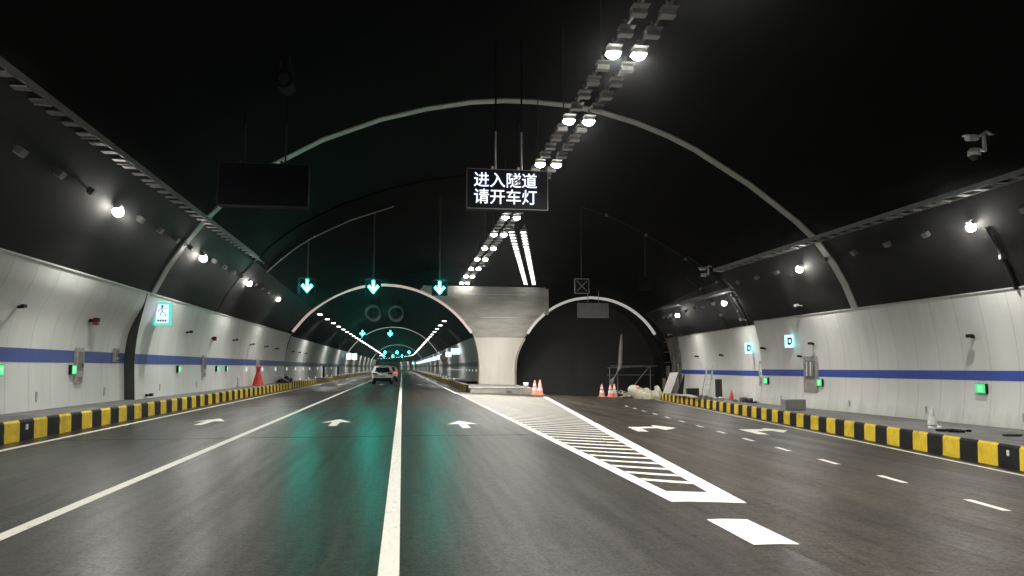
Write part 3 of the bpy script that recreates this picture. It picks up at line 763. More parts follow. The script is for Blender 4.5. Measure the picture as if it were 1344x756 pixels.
# ---- text sign
def text_mesh(body, size, name, mat, parent, x, z, y):
    cu = bpy.data.curves.new(name, 'FONT'); cu.body = body; cu.size = size; cu.align_x = 'CENTER'; cu.align_y = 'CENTER'; cu.extrude = .008; cu.offset = .006 * size
    o = bpy.data.objects.new('tmp', cu); COL.objects.link(o)
    dg = bpy.context.evaluated_depsgraph_get(); me = bpy.data.meshes.new_from_object(o.evaluated_get(dg)); bpy.data.objects.remove(o)
    off = Vector(parent.location)
    xs = [v.co.x for v in me.vertices]; zs = [v.co.y for v in me.vertices]
    cx, cz = (min(xs) + max(xs)) / 2, (min(zs) + max(zs)) / 2
    for v in me.vertices: v.co = Vector((x + v.co.x - cx, y - v.co.z, z + v.co.y - cz)) - off
    me.materials.clear(); me.materials.append(M[mat]); me.name = name
    ob = bpy.data.objects.new(name, me); COL.objects.link(ob); ob.parent = parent; return ob
def vms(label, x0, x1, z0, z1, Y, text):
    r = thing('message_sign', label, 'sign', ((x0 + x1) / 2, Y, z0))
    m = MB(); m.box(((x0 + x1) / 2, Y + .2, (z0 + z1) / 2), (x1 - x0, .4, z1 - z0)); m.build('cabinet', 'black_matt', r, bevel=.01)
    m = MB(); m.box(((x0 + x1) / 2, Y - .006, (z0 + z1) / 2), (x1 - x0 - .08, .012, z1 - z0 - .08)); m.build('screen', 'screen', r)
    m = MB(); fr = .018
    for a, b in (((x0, Y - .02, z0), (x1, Y - .02, z0)), ((x0, Y - .02, z1), (x1, Y - .02, z1)), ((x0, Y - .02, z0), (x0, Y - .02, z1)), ((x1, Y - .02, z0), (x1, Y - .02, z1))): m.bar(a, b, fr)
    m.build('frame', 'cab_dark' if text else 'dark_metal', r)
    if text:
        text_mesh('进入隧道', .50, 'lettering', 'led_text', r, x0 + 1.20, z0 + .91, Y - .025)
        text_mesh('请开车灯', .50, 'lettering', 'led_text', r, x0 + 1.20, z0 + .385, Y - .025)
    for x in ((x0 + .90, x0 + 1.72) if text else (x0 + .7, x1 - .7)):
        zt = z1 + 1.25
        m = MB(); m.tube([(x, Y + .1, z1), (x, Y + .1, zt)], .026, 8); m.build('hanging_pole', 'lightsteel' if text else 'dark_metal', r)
        m = MB(); m.tube([(x, Y + .1, zt), (x, Y + .1, vault_z(x, Y) + .1)], .03, 8); m.build('pole_shaded_top', 'black_matt', r)  # top of the same pole in black, for the dark above the lamplight
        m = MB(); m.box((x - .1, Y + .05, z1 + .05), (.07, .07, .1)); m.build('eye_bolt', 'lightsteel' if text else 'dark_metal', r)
    return r
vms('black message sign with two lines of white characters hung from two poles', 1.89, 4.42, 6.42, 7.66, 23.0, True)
vms('blank black message sign hanging in the dark at upper left', -5.45, -2.86, 6.30, 7.58, 23.0, False)

# ---- lane signals with arrows
def signal(label, X, Y, Z, lit, size=.82, mat='signal', dead=None, pole=True, top=None, grp=None):
    r = thing('lane_signal', label, 'signal', (X, Y, Z - size / 2), grp)
    m = MB(); m.box((X, Y + .1, Z), (size, .2, size)); m.build('housing', 'black_matt', r, bevel=.015)
    if lit:
        w = size * .40
        P = [(-.10, 1), (.10, 1), (.10, -.25), (.72, .38), (.86, .20), (0, -.92), (-.86, .20), (-.72, .38), (-.10, -.25)]
        P = [(-.14, 1), (.14, 1), (.14, -.3), (.62, .26), (.84, .05), (0, -1), (-.84, .05), (-.62, .26), (-.14, -.3)]
        m = MB(); m.prism(P, lambda p: (X + p[0] * w, Y - .02, Z + p[1] * w), lambda p: (X + p[0] * w, Y - .002, Z + p[1] * w)); m.build('arrow', mat, r)
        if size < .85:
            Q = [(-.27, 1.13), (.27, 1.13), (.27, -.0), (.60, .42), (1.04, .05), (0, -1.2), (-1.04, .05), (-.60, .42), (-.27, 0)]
            m = MB(); m.prism(Q, lambda p: (X + p[0] * w, Y - .012, Z + p[1] * w), lambda p: (X + p[0] * w, Y - .001, Z + p[1] * w)); m.build('arrow_halo', 'signal_halo', r)  # halo drawn as a wider glowing arrow behind the bright one
            hs = size / 2; m = MB(); m.box((X, Y - .15, Z + hs - .01), (size, .30, .02)); m.box((X - hs + .01, Y - .15, Z), (.02, .30, size)); m.box((X + hs - .01, Y - .15, Z), (.02, .30, size)); m.build('glow_shield', 'black_matt', r)  # hood plates added to keep the green glow off the vault
    elif dead == 'cross':
        w = size * .36; m = MB()
        m.bar((X - w, Y - .01, Z - w), (X + w, Y - .01, Z + w), .05, .03); m.bar((X - w, Y - .014, Z + w), (X + w, Y - .014, Z - w), .05, .03); m.build('cross', 'steel', r)
        m = MB()
        for a, b in (((-1, -1), (1, -1)), ((1, -1), (1, 1)), ((1, 1), (-1, 1)), ((-1, 1), (-1, -1))): m.bar((X + a[0] * size * .5, Y - .01, Z + a[1] * size * .5), (X + b[0] * size * .5, Y - .01, Z + b[1] * size * .5), .035)
        m.build('frame', 'steel', r)
    if top:
        m = MB(); m.tube([(X, Y + .1, Z + size / 2), (X, Y + .1, top)], .035, 8); m.build('hanging_pole', 'dark_metal', r)
    return r
for X, lb in ((-5.02, 'left'), (-1.59, 'middle'), (1.93, 'right')):
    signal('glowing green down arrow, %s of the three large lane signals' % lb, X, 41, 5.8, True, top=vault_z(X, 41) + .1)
signal('unlit framed lane signal with a faint cross, left of the blank black one', 9.78, 41, 6.02, False, .8, dead='cross', top=vault_z(9.78, 41) + .1)
signal('blank black square lane signal on a pole right of the cross signal', 13.47, 41, 6.2, False, .66, top=vault_z(13.47, 41) + .1)
for s_, nm, z_ in ((99, 'second', 5.85), (160, 'third', 5.9), (228, 'fourth', 5.9), (300, 'fifth', 5.9)):
    for X, lb in ((-5.1, 'left'), (-1.6, 'middle'), (1.9, 'right')):
        if s_ == 99 and X > 0: continue
        if s_ == 160: continue
        p = T(X, s_, z_)
        signal('small green lane arrow, %s of the %s set inside the tunnel' % (lb, nm), p[0], p[1], p[2], True, .9 if s_ < 150 else 1.1, 'signal_far', top=7.3 if abs(X) > 3 else 7.7)
# grey board hanging in the dark portal
r = thing('sign_board', 'grey blank sign board hung on two rods in the dark portal', 'sign', (15.25, 60.2, 5.5))
m = MB(); m.box((15.25, 60.2, 6.13), (2.35, .08, 1.22)); m.build('panel', 'board_grey', r, bevel=.01)
for x in (14.0, 16.5):
    m = MB(); m.box((x, 60.14, 6.13), (.06, .06, 1.22)); m.build('edge_strip', 'lightsteel', r)
for x in (14.85, 15.75):
    m = MB(); m.tube([(x, 60.2, 6.7), (x, 60.2, vault_z(x, 60.2) + .1)], .03, 6); m.build('hanging_rod', 'steel', r)
# jet fans
def fan(label, c, rad, L, top, g_=None, cmat='steel'):
    r = thing('jet_fan', label, 'fan', c, g_)
    n = 24; rows = []
    for rr, y in ((rad * .80, -L / 2 + .05), (rad, -L / 2), (rad * 1.03, -L / 2 + .06), (rad * .96, -L / 2 + .25), (rad * .96, L / 2 - .25), (rad * 1.0, L / 2)):
        rows.append([(c[0] + rr * math.cos(2 * math.pi * k / n), c[1] + y, c[2] + rr * math.sin(2 * math.pi * k / n)) for k in range(n)])
    MB().grid(rows, 0, True).build('casing', cmat, r, True)
    m = MB()
    for q in range(5):
        a = 2 * math.pi * q / 5
        m.bar((c[0], c[1] - L / 2 + .1, c[2]), (c[0] + rad * .8 * math.cos(a), c[1] - L / 2 + .1, c[2] + rad * .8 * math.sin(a)), .1, .03)
    m.tube([(c[0], c[1] - L / 2 - .02, c[2]), (c[0], c[1] - L / 2 + .3, c[2])], .14, 10); m.build('rotor', 'dark_metal', r)
    for y in (-L / 3, L / 3):
        m = MB(); m.bar((c[0] - rad * .5, c[1] + y, c[2] + rad * .8), (c[0] - rad * .5, c[1] + y, top), .05); m.bar((c[0] + rad * .5, c[1] + y, c[2] + rad * .8), (c[0] + rad * .5, c[1] + y, top), .05); m.build('hanger', 'dark_metal', r)
fan('left one of two round jet fans under the tunnel vault', (-2.85, 75, 6.75), .72, 3.2, 7.95)
fan('right one of two round jet fans under the tunnel vault', (-.68, 75, 6.75), .72, 3.2, 8.0)
fan('small dark fan barely visible high on the upper left vault', (-3.3, 21, 9.35), .24, .7, 10.2, cmat='black_matt')

# ---- cameras
def ptz(label, p, s=1.0, side=1):
    r = thing('dome_camera', label, 'camera', p); x, y, z = p
    m = MB(); m.tube([(x + side * .42 * s, y, z + .45 * s), (x + side * .30 * s, y, z + .52 * s), (x + side * .12 * s, y, z + .40 * s)], .04 * s, 8)
    m.bar((x + side * .22 * s, y, z - .02 * s), (x + side * .22 * s, y, z + .42 * s), .07 * s); m.bar((x + side * .24 * s, y, z), (x - .06 * s * side, y, z + .04 * s), .06 * s); m.build('bracket', 'lightsteel', r)
    m = MB(); m.lathe([(0, .06 * s), (.09 * s, .05 * s), (.15 * s, -.02 * s), (.155 * s, -.14 * s), (.13 * s, -.15 * s)], (x - .1 * s * side, y, z), 16); m.build('housing', 'lightsteel', r, True)
    m = MB(); m.lathe([(.125 * s, -.15 * s), (.11 * s, -.22 * s), (.06 * s, -.27 * s), (0, -.285 * s)], (x - .1 * s * side, y, z), 16); m.build('dome', 'glass', r, True)
    m = MB(); m.tube([(x - .32 * s * side, y - .06 * s, z + .30 * s), (x + .05 * s * side, y + .05 * s, z + .36 * s)], .085 * s, 10); m.box((x - .25 * s * side, y - .04 * s, z + .37 * s), (.3 * s, .14 * s, .03 * s)); m.build('camera_barrel', 'lightsteel', r)
    return r
ptz('white dome camera with bracket above the right cable tray', (14.95, 17.7, 7.25), 1.0)
ptz('small white camera at the far end of the near right cable tray', (15.95, 38.6, 6.5), .9)
tag(MB().tube([(15.4, 17.7, 7.7), (15.9, 17.7, 7.75)], .03, 6).build('camera_strut', 'steel'), 'thin steel strut tying the dome camera to the vault', 'strut')
# arc conduit across the vault at the right signals
pts = [vault_pt(i, 41) for i in range(14, len(PROF))]; cp = [Vector((9.4 + (p[0] - pts[0][0]) * 0 + p[0] - 9.4, p[1], p[2] - .06)) for p in pts]
def conduit(label, pts_, r_=.05, mat='black', loc=None):
    root = thing('conduit', label, 'pipe', pts_[0]); MB().tube(pts_, r_, 6).build('pipe', mat, root)
    m = MB()
    for k in range(1, len(pts_) - 1, 2): m.box(pts_[k], (r_ * 3, r_ * 1.6, r_ * 3))
    m.build('clamps', 'steel', root); return root
conduit('dark conduit arching across the vault above the two dead signals', [p for p in cp if p.x > 8.5], .05)
conduit('dark conduit curving up the left vault to the left green arrow', [Vector(vault_pt(i, 41)) + Vector((.03, 0, -.08)) for i in range(3, 9)], .03, 'steel')
def wallstrap(label, Y, i0=19, dz=-.05, mat='black', r_=.06): conduit(label, [Vector(vault_pt(i, Y)) + Vector((-.05, 0, dz)) for i in range(i0, len(PROF))], r_, mat)
wallstrap('left of two dark straps running down the far right vault', 44.0, 21)
wallstrap('right of two dark straps running down the far right vault', 40.3, 20)
wallstrap('dark conduit down the right vault at the frame edge', 20.3, 23)
wallstrap('thin dark strap down the vault beside the dark portal', 55.0, 22, r_=.04)
for Y_, X_, Z_, lb in ((39.6, 18.62, 4.15, 'beside the step in the right wall'), (57.5, 20.9, 4.1, 'above the raw lining'), (32.3, 17.86, 4.35, 'above the top edge of the right wall')):
    r = thing('small_camera', 'small pale fixed camera %s' % lb, 'camera', (X_, Y_, Z_))
    m = MB(); m.tube([(X_ - .35, Y_ - .15, Z_ - .03), (X_ - .1, Y_ + .05, Z_ + .02)], .06, 8); m.build('barrel', 'lightsteel', r)
    m = MB(); m.bar((X_ - .15, Y_, Z_), (X_ + .1, Y_, Z_ - .02), .04); m.build('bracket', 'lightsteel', r)

# ---- things on the left wall
def xl_wall(Y, z): 
    P = LN if Y < 28.0 else morph(Y)
    if Y > 61: P = sorted([p for p in FL if p[0] < XL and p[1] < 4.3], key=lambda p: p[1]); return pw([p[1] for p in P], [p[0] for p in P], z) + .04
    return pw([p[1] for p in P], [p[0] for p in P], z)
def xr_wall(Y, z):
    if Y < 37.6: return 18.3 + pw([p[1] for p in RN], [p[0] for p in RN], z)
    return xfar(Y) + pw([p[1] for p in RFAR], [p[0] for p in RFAR], z)
def marker(Y, z, side, label, w=.30, h=.26):
    x = xl_wall(Y, z) if side < 0 else xr_wall(Y, z); s = -side
    r = thing('exit_marker', label, 'sign', (x, Y, z), 'green escape markers')
    MB().box((x + s * .05, Y, z), (.09, w, h)).build('box', 'black', r)
    m = MB(); m.box((x + s * .10, Y, z), (.012, w * .92, h * .92)); m.build('face', 'marker', r)
    m = MB(); 
    for dy in (-.07, .05): m.box((x + s * .109, Y + dy, z), (.006, .05, h * .6))
    m.box((x + s * .109, Y, z + .03), (.006, .12, .04)); m.build('glyph', 'marker_core', r); return r
for Y, lb in ((19.6, 'near the left picture edge'), (23.7, 'beside the nearest tall cabinet on the left wall'), (33.1, 'below the lit escape sign'), (39.7, 'by the thin pink framed cabinet'), (41.8, 'second from the thin pink framed cabinet')):
    marker(Y, 1.48, -1, 'green lit marker %s' % lb, .30 if Y < 30 else .24, .28)
for Y, lb in ((22.3, 'nearest on the right wall, under the blue stripe'), (31.9, 'beside the open cabinet on the right wall'), (37.0, 'close to the step in the right wall')):
    marker(Y, .87, 1, 'green lit marker %s' % lb, .46 if Y < 30 else .42, .32)
for i, Y in enumerate((47, 52, 57, 62, 67, 72, 77, 84, 92, 100)):
    z = 1.42; x = xl_wall(Y, z)
    o = MB().box((x + .04, Y, z), (.05, .16, .24)).build('wall_reflector', 'reflector'); o.location = (0, 0, 0)
    tag(o, 'small white reflector in the row under the left stripe, towards the tunnel', 'reflector', 'white reflectors under the left stripe')
def cabinet(Y, z0, z1, w, side, label, style=0):
    zc = (z0 + z1) / 2; s = -side
    x = (xl_wall(Y, zc) if side < 0 else xr_wall(Y, zc)); x0, x1 = ((xl_wall(Y, z0), xl_wall(Y, z1)) if side < 0 else (xr_wall(Y, z0), xr_wall(Y, z1)))
    r = thing('wall_cabinet', label, 'cabinet', (x, Y, z0))
    dz = z1 - z0; rot = Matrix.Rotation(math.atan2(x1 - x0, dz), 3, 'Y')
    MB().box((x + s * .03, Y, zc), (.12, w, dz), 0, rot).build('frame', 'cab_metal', r, bevel=.008)
    m = MB()
    m.box((x + s * .093, Y, zc + dz * .12), (.012, w * .72, dz * .52), 0, rot); m.build('door', 'cab_dark' if style != 1 else 'clad_r', r)
    m = MB(); m.box((x + s * .093, Y, zc - dz * .38), (.014, w * .6, dz * .13), 0, rot); m.build('hatch', 'cab_dark', r)
    if style == 2:
        for k in range(5):
            m = MB(); m.tube([(x + s * .16, Y - w * .3 + k * w * .15, zc - dz * .05), (x + s * .14, Y - w * .3 + k * w * .15, zc + dz * (.3 + .05 * (k % 2)))], .035, 6); m.build('hose', 'cone_white' if k % 2 else 'steel', r)
    m = MB(); m.box((x + s * .11, Y + w * .25, zc), (.02, .03, .12)); m.build('handle', 'dark_metal', r)
    return r
cabinet(24.15, 1.08, 2.13, .50, -1, 'tall narrow steel cabinet crossing the stripe, left of the crescent slot')
cabinet(27.05, 1.72, 2.18, .34, -1, 'small grey box over the stripe just left of the crescent slot')
cabinet(37.2, 1.10, 2.10, .46, -1, 'thin pale pink cabinet on the left wall beyond the escape sign')
cabinet(50.2, 1.15, 2.10, .46, -1, 'pale cabinet on the left wall above the red cone')
cabinet(32.7, .42, 2.05, 1.15, 1, 'open equipment cabinet with hoses on the right wall', 2)
cabinet(39.15, .55, 1.90, .95, 1, 'closed pale cabinet just beyond the step of the right wall', 1)
def wallcam(Y, z, side, label, red=False, size=1.0):
    x = xl_wall(Y, z) if side < 0 else xr_wall(Y, z); s = -side
    r = thing('wall_fixture', label, 'alarm' if red else 'camera', (x, Y, z))
    MB().box((x + s * .03, Y, z), (.07, .10 * size, .10 * size)).build('base', 'black', r)
    m = MB(); m.bar((x + s * .05, Y, z), (x + s * .20 * size, Y - .10 * size, z - .02), .04); m.box((x + s * .24 * size, Y - .12 * size, z + .02), (.12 * size, .22 * size, .11 * size)); m.build('body', 'black', r)
    if red:
        m = MB(); m.box((x + s * .10, Y + .2, z - .02), (.14, .18, .2)); m.build('red_case', 'red_box', r)
        m = MB(); m.box((x + s * .185, Y + .22, z + .02), (.012, .10, .08)); m.build('button', 'cone_white', r)
    return r
wallcam(20.0, 3.01, -1, 'small black camera nearest the left picture edge', size=.7)
wallcam(24.4, 2.94, -1, 'black camera with a red alarm case above the tall narrow cabinet', True)
wallcam(33.9, 3.02, -1, 'small black camera right of the lit escape sign', size=.9)
wallcam(38.3, 2.94, -1, 'black camera with a small red alarm case above the pink cabinet', True, .8)
for Y, z, lb in ((42.9, 3.0, 'first'), (47.5, 2.9, 'second'), (52.0, 2.9, 'third'), (56.0, 2.85, 'fourth'), (63.5, 2.8, 'fifth'), (67.5, 2.8, 'sixth'), (72.0, 2.8, 'seventh')):
    wallcam(Y, z, -1, 'tiny dark fixture high on the left wall, %s after the pink cabinet' % lb, size=.9)
wallcam(29.2, .55, -1, 'little black fixture low on the wall just right of the crescent slot', size=.9)
wallcam(22.5, 2.54, 1, 'black camera alone high on the near right wall', size=1.0)
wallcam(32.3, 2.6, 1, 'black camera above the open equipment cabinet', size=1.0)
wallcam(33.5, 2.05, 1, 'black fixture at the upper left corner of the open cabinet', size=.8)
wallcam(37.0, 2.5, 1, 'small dark fixture by the step in the right wall')
wallcam(46.0, 2.3, 1, 'tiny dark fixture nearer one on the far right wall')
wallcam(51.5, 2.3, 1, 'tiny dark fixture farther one on the far right wall')
# low cable outlets on the panels
for side, lst in ((-1, (17.5, 21.6, 26.2, 30.8, 36.0)), (1, (20.6, 24.9, 29.6, 35.4))):
    for Y in lst:
        z = .78 if side < 0 else .05; x = xl_wall(Y, z) if side < 0 else xr_wall(Y, z)
        o = MB().box((x - side * .012, Y, z), (.02, .07, .26)).build('outlet_plate', 'cab_metal')
        tag(o, 'thin vertical outlet plate low on the %s wall panels' % ('left' if side < 0 else 'right'), 'plate', 'outlet plates low on the walls')

# ---- lit escape sign on the left
sx, sy = -8.74, 29.6
r = thing('escape_sign', 'lit cyan framed escape sign with a running figure on the left wall', 'sign', (sx, sy, 3.1))
MB().box((sx, sy + .09, 3.50), (.60, .16, .88)).build('case', 'lightsteel', r, bevel=.01)
MB().box((sx, sy - .075, 3.50), (.58, .16, .86)).build('frame_light', 'exit_cyan', r)
MB().box((sx, sy - .162, 3.50), (.43, .014, .68)).build('panel', 'exit_white', r)
m = MB(); F = lambda a, b: (sx + a, sy - .18, 3.54 + b); K = .012
def limb(pts, w): 
    for a, b in zip(pts, pts[1:]): m.bar(F(*a), F(*b), w * 1.5, .01)
m.prism([(math.cos(t * .785) * .042 - .01, math.sin(t * .785) * .042 + .235) for t in range(8)], lambda p: F(*p), lambda p: (F(*p)[0], sy - .17, F(*p)[2]))
limb([(-.02, .19), (.01, .03)], .085); limb([(.01, .04), (-.07, -.05), (-.03, -.14)], .045); limb([(.01, .04), (.09, -.02), (.13, -.13)], .045)
limb([(-.02, .16), (-.11, .12), (-.14, .03)], .035); limb([(-.01, .17), (.09, .13), (.14, .18)], .035)
m.build('running_figure', 'exit_blue', r)
m = MB()
for k in range(4): m.box((sx - .13 + .085 * k, sy - .174, 3.25), (.06, .008, .07))
m.build('caption', 'exit_blue', r)
m = MB(); m.bar((sx - .35, sy + .1, 3.1), (-9.05, sy + .1, 3.08), .04); m.bar((sx - .33, sy + .1, 3.88), (-9.0, sy + .1, 3.88), .04); m.build('bracket', 'dark_metal', r)
# lit emergency phone signs on the right wall
for (Y, z, lb) in ((34.0, 2.78, 'bright cyan phone sign above the open equipment cabinet'), (40.6, 2.62, 'bright cyan sign on the far right wall beyond the step')):
    x = xr_wall(Y, z) - .22
    r = thing('phone_sign', lb, 'sign', (x, Y, z)); m = MB(); m.box((x, Y + .16, z), (.36, .06, .60)); m.build('case', 'lightsteel', r)
    MB().box((x, Y + .06, z), (.34, .14, .58)).build('face', 'sign_cyan', r)
    m = MB(); m.prism([(.1, .18), (-.12, .18), (-.12, -.18), (.02, -.18), (.12, -.08), (.12, .08)], lambda p: (x + p[0], Y - .032, z + p[1]), lambda p: (x + p[0], Y - .012, z + p[1])); m.build('glyph', 'exit_blue', r)
    m = MB(); m.box((x, Y - .034, z), (.1, .008, .14)); m.build('glyph_centre', 'sign_cyan', r)
    m = MB(); m.bar((x + .2, Y + .06, z + .2), (x + .5, Y + .06, z + .2), .04); m.build('bracket', 'steel', r)
# signs inside the tunnel
n_ = 0
for Y, z, w, lb in ((78, 3.15, .95, 'nearest'), (90, 3.05, .7, 'second'), (102, 3.0, .7, 'third'), (114, 3, .7, 'fourth'), (128, 3, .7, 'fifth'), (142, 3, .7, 'sixth'), (158, 3, .7, 'seventh'), (175, 3, .8, 'eighth'), (195, 3, .8, 'ninth'), (215, 3, .8, 'tenth'), (240, 3, .8, 'eleventh'), (265, 3, .9, 'twelfth'), (290, 3, .9, 'thirteenth')):
    p = T(5.35, Y, z)
    r = thing('tunnel_sign', '%s of the bluish lit signs along the right wall inside the tunnel' % lb, 'sign', p, 'lit signs along the right tunnel wall')
    MB().box((p[0], p[1] + .06, p[2]), (w, .1, .62)).build('case', 'lightsteel', r); MB().box((p[0], p[1] - .006, p[2]), (w * .94, .02, .56)).build('face', 'sign_far', r)
    m = MB(); m.box((p[0] + w / 2 + .2, p[1] + .06, p[2] + .1), (.5, .05, .05)); m.build('bracket', 'steel', r)
    n_ += 1
r = thing('round_sign', 'round pink rimmed speed sign on the right wall inside the tunnel', 'sign', (5.1, 96, 2.7))
m = MB(); m.tube([(5.1, 95.95, 2.75), (5.1, 96.02, 2.75)], .48, 20); m.build('rim', 'red', r); m = MB(); m.tube([(5.1, 95.9, 2.75), (5.1, 95.945, 2.75)], .36, 20); m.build('face', 'cone_white', r)
MB().bar((5.1, 96.03, 2.75), (5.9, 96.03, 2.75), .05).build('bracket', 'steel', r)
for Y, lb in ((119, 'nearer'), (121.5, 'farther')):
    p = (-8.1, Y, 3.15)
    r = thing('tunnel_sign', '%s of two pale blue lit signs on the left wall inside the tunnel' % lb, 'sign', p)
    MB().box((p[0] + (0 if Y < 120 else .7), Y + .06, 3.2), (.8, .1, 1.0)).build('case', 'lightsteel', r); MB().box((p[0] + (0 if Y < 120 else .7), Y - .01, 3.2), (.74, .02, .92)).build('face', 'sign_far', r)
    MB().bar((p[0] - 1, Y + .06, 3.5), (p[0] + (0 if Y < 120 else .7), Y + .06, 3.5), .05).build('bracket', 'steel', r)
# delineators
pd = None
for side, X in (('left', -8.05), ('right', 4.2)):
    for k in range(26):
        s_ = 63 + k * 5.5
        if side == 'right' and k > 22: continue
        p = T(X, s_, .44)
        if pd is None:
            pd = thing('delineator', 'x', 'reflector post', p, 'reflector posts on the tunnel kerbs'); MB().box((p[0], p[1], p[2] + .12), (.06, .05, .24)).build('post', 'lightsteel', pd); MB().box((p[0], p[1] - .03, p[2] + .17), (.09, .01, .10)).build('reflector', 'reflector', pd); o = pd
        else: o = dup(pd, p)
        o['label'] = 'tiny white reflector post on the %s kerb inside the tunnel' % side
for k in range(14):
    s_ = 62.5 + k * 3.2; x = edge(Lr, 1.3, 1) - .05
    o = MB().box((x, s_, 1.28), (.04, .2, .16)).build('wall_reflector', 'reflector'); tag(o, 'small white reflector in the row on the right wall inside the tunnel', 'reflector', 'white reflectors on the right tunnel wall')
# kerb reflectors
for (x, y, z, lb) in ((-7.94, 17.85, .28, 'left'), (11.87, 13.72, -.13, 'right')):
    o = MB().box((x if lb == 'left' else x - .03, y, z), (.03, .06, .11)).build('kerb_reflector', 'cone_white'); tag(o, 'small white reflector tab on a black block of the %s kerb' % lb, 'reflector')

# ---- cars
def car(name, label, X, Y, body, L=4.6, W=1.88, Hh=1.66, tail='tail_dark'):
    r = thing(name, label, 'car', (X, Y, 0))
    prof = [(0, .32), (.02, .62), (.10, .95), (.28, 1.08), (.55, 1.5), (.85, Hh), (2.4, Hh + .02), (3.0, 1.55), (3.55, 1.12), (4.35, .98), (4.6, .70), (4.6, .32)]
    prof = [(a * L / 4.6, b) for a, b in prof]
    def half(z): return W / 2 * (1 if z < 1.1 else 1 - .20 * (z - 1.1) / .55) * (.93 if z < .4 else 1)
    m = MB(); n = len(prof); S = [-1, -.97, -.6, 0, .6, .97, 1]
    rows = []
    for s in S: rows.append([(X + half(z) * s, Y + y + (.10 * (s * s) if y < .6 else (-.12 * s * s if y > 3.9 else 0)), z + (-.03 * s * s if z > 1.4 else 0)) for y, z in prof])
    m.grid(rows, 0, True); m.add(rows[0], [list(range(n))]); m.add(rows[-1], [list(range(n))[::-1]])
    m.build('body', body, r, False, .04)
    m = MB(); m.quad((X - .66, Y + .22, 1.13), (X + .66, Y + .22, 1.13), (X + .56, Y + .52, 1.53), (X - .56, Y + .52, 1.53)); m.v = [(a, b - .05, c) for a, b, c in m.v]; m.build('rear_window', 'glass', r)
    m = MB()
    for sg in (-1, 1):
        x0, x1 = X + sg * (half(1.12) + .012), X + sg * (half(1.52) + .02)
        for y0, y1, y2, y3 in ((.75, 1.75, 1.75, .95), (1.85, 2.9, 2.7, 1.85)): m.quad((x0, Y + y0, 1.12), (x0, Y + y1, 1.12), (x1, Y + y2, 1.50), (x1, Y + y3, 1.50))
    m.build('side_windows', 'glass', r)
    for sg in (-1, 1):
        m = MB(); m.box((X + sg * .70, Y + .10, .98), (.40, .16, .13)); m.build('tail_light', tail, r, bevel=.02)
    m = MB(); m.box((X, Y + .03, .44), (W * .88, .14, .30)); m.build('bumper', 'black', r, bevel=.04)
    m = MB(); m.box((X, Y + .0, .74), (.46, .05, .14)); m.build('number_plate', 'plate', r)
    m = MB(); m.prism([(0, .06), (.09, 0), (0, -.06), (-.09, 0)], lambda p: (X + p[0], Y + .035, 1.0 + p[1]), lambda p: (X + p[0], Y + .08, 1.0 + p[1])); m.build('badge', 'dark_metal', r)
    m = MB(); m.box((X, Y + .72, Hh + .02), (1.1, .22, .05)); m.build('spoiler', body, r, bevel=.01)
    for sx_ in (-1, 1):
        for wy in (.85, 3.65):
            cx = X + sx_ * (W / 2 - .13); w = MB(); w.tube([(cx - .12, Y + wy, .34), (cx + .12, Y + wy, .34)], .34, 18); w.v = [v for v in w.v]
            wo = MB().tube([(cx - .115, Y + wy, .34), (cx + .115, Y + wy, .34)], .34, 20).build('wheel', 'tyre', r)
            MB().tube([(cx + sx_ * .10, Y + wy, .34), (cx + sx_ * .125, Y + wy, .34)], .21, 12).build('rim', 'steel', wo)
        m = MB(); m.box((X + sx_ * (W / 2 + .08), Y + 2.95, 1.12), (.2, .1, .14)); m.build('mirror', body, r, bevel=.02)
    return r
car('parked_suv'.replace('parked_', ''), 'white hatchback suv seen from behind in the middle lane', -1.78, 70.5, 'car_white')
car('car', 'pale car with red tail lights just ahead of the white suv', -1.42, 84, 'car_red', tail='tail_lit', Hh=1.6)

# ---- cones and the clutter
def cone(label, x, y, z, h=.72, grp=None, mat='cone'):
    r = thing('traffic_cone', label, 'cone', (x, y, z), grp)
    def at(t): return lerp(h * .235, h * .04, t)
    def seg(a, b): return [(at(a), z * 0 + .04 + (h - .04) * a), (at(b), .04 + (h - .04) * b)]
    m = MB(); m.box((x, y, z + .02), (h * .55, h * .55, .04)); m.build('base', mat if mat != 'red' else 'red', r)
    m = MB(); m.lathe([(at(0), .04), (at(1), h), (0, h + .005)], (x, y, z), 16); m.build('body', mat, r, True)
    if mat != 'red':
        for a, b in ((.28, .48), (.62, .80)):
            m = MB(); m.lathe([(at(a) + .006, .04 + (h - .04) * a), (at(b) + .006, .04 + (h - .04) * b)], (x, y, z), 16); m.build('reflective_collar', 'cone_white', r, True)
    return r
cone('orange cone at the island corner, left of a close pair', 8.78, 50.6, g(8.8), .95)
cone('orange cone at the island corner, right of a close pair', 9.12, 50.5, g(9.1), 1.0)
cone('white banded orange cone standing alone before the dark portal', 14.0, 52.9, g(14), .9)
cone('white banded orange cone, middle of the three before the dark portal', 14.72, 53.3, g(14.7), .9)
cone('white banded orange cone, rightmost of the three before the dark portal', 15.1, 53.6, g(15.1), .95)
r = thing('bucket', 'small pale bucket on the island corner beside the cones', 'bucket', (8.3, 51.5, .1))
MB().lathe([(.0, 0), (.15, 0), (.19, .34), (.17, .34), (.14, .03)], (8.3, 51.3, .18), 12).build('pail', 'cone_white', r, True)
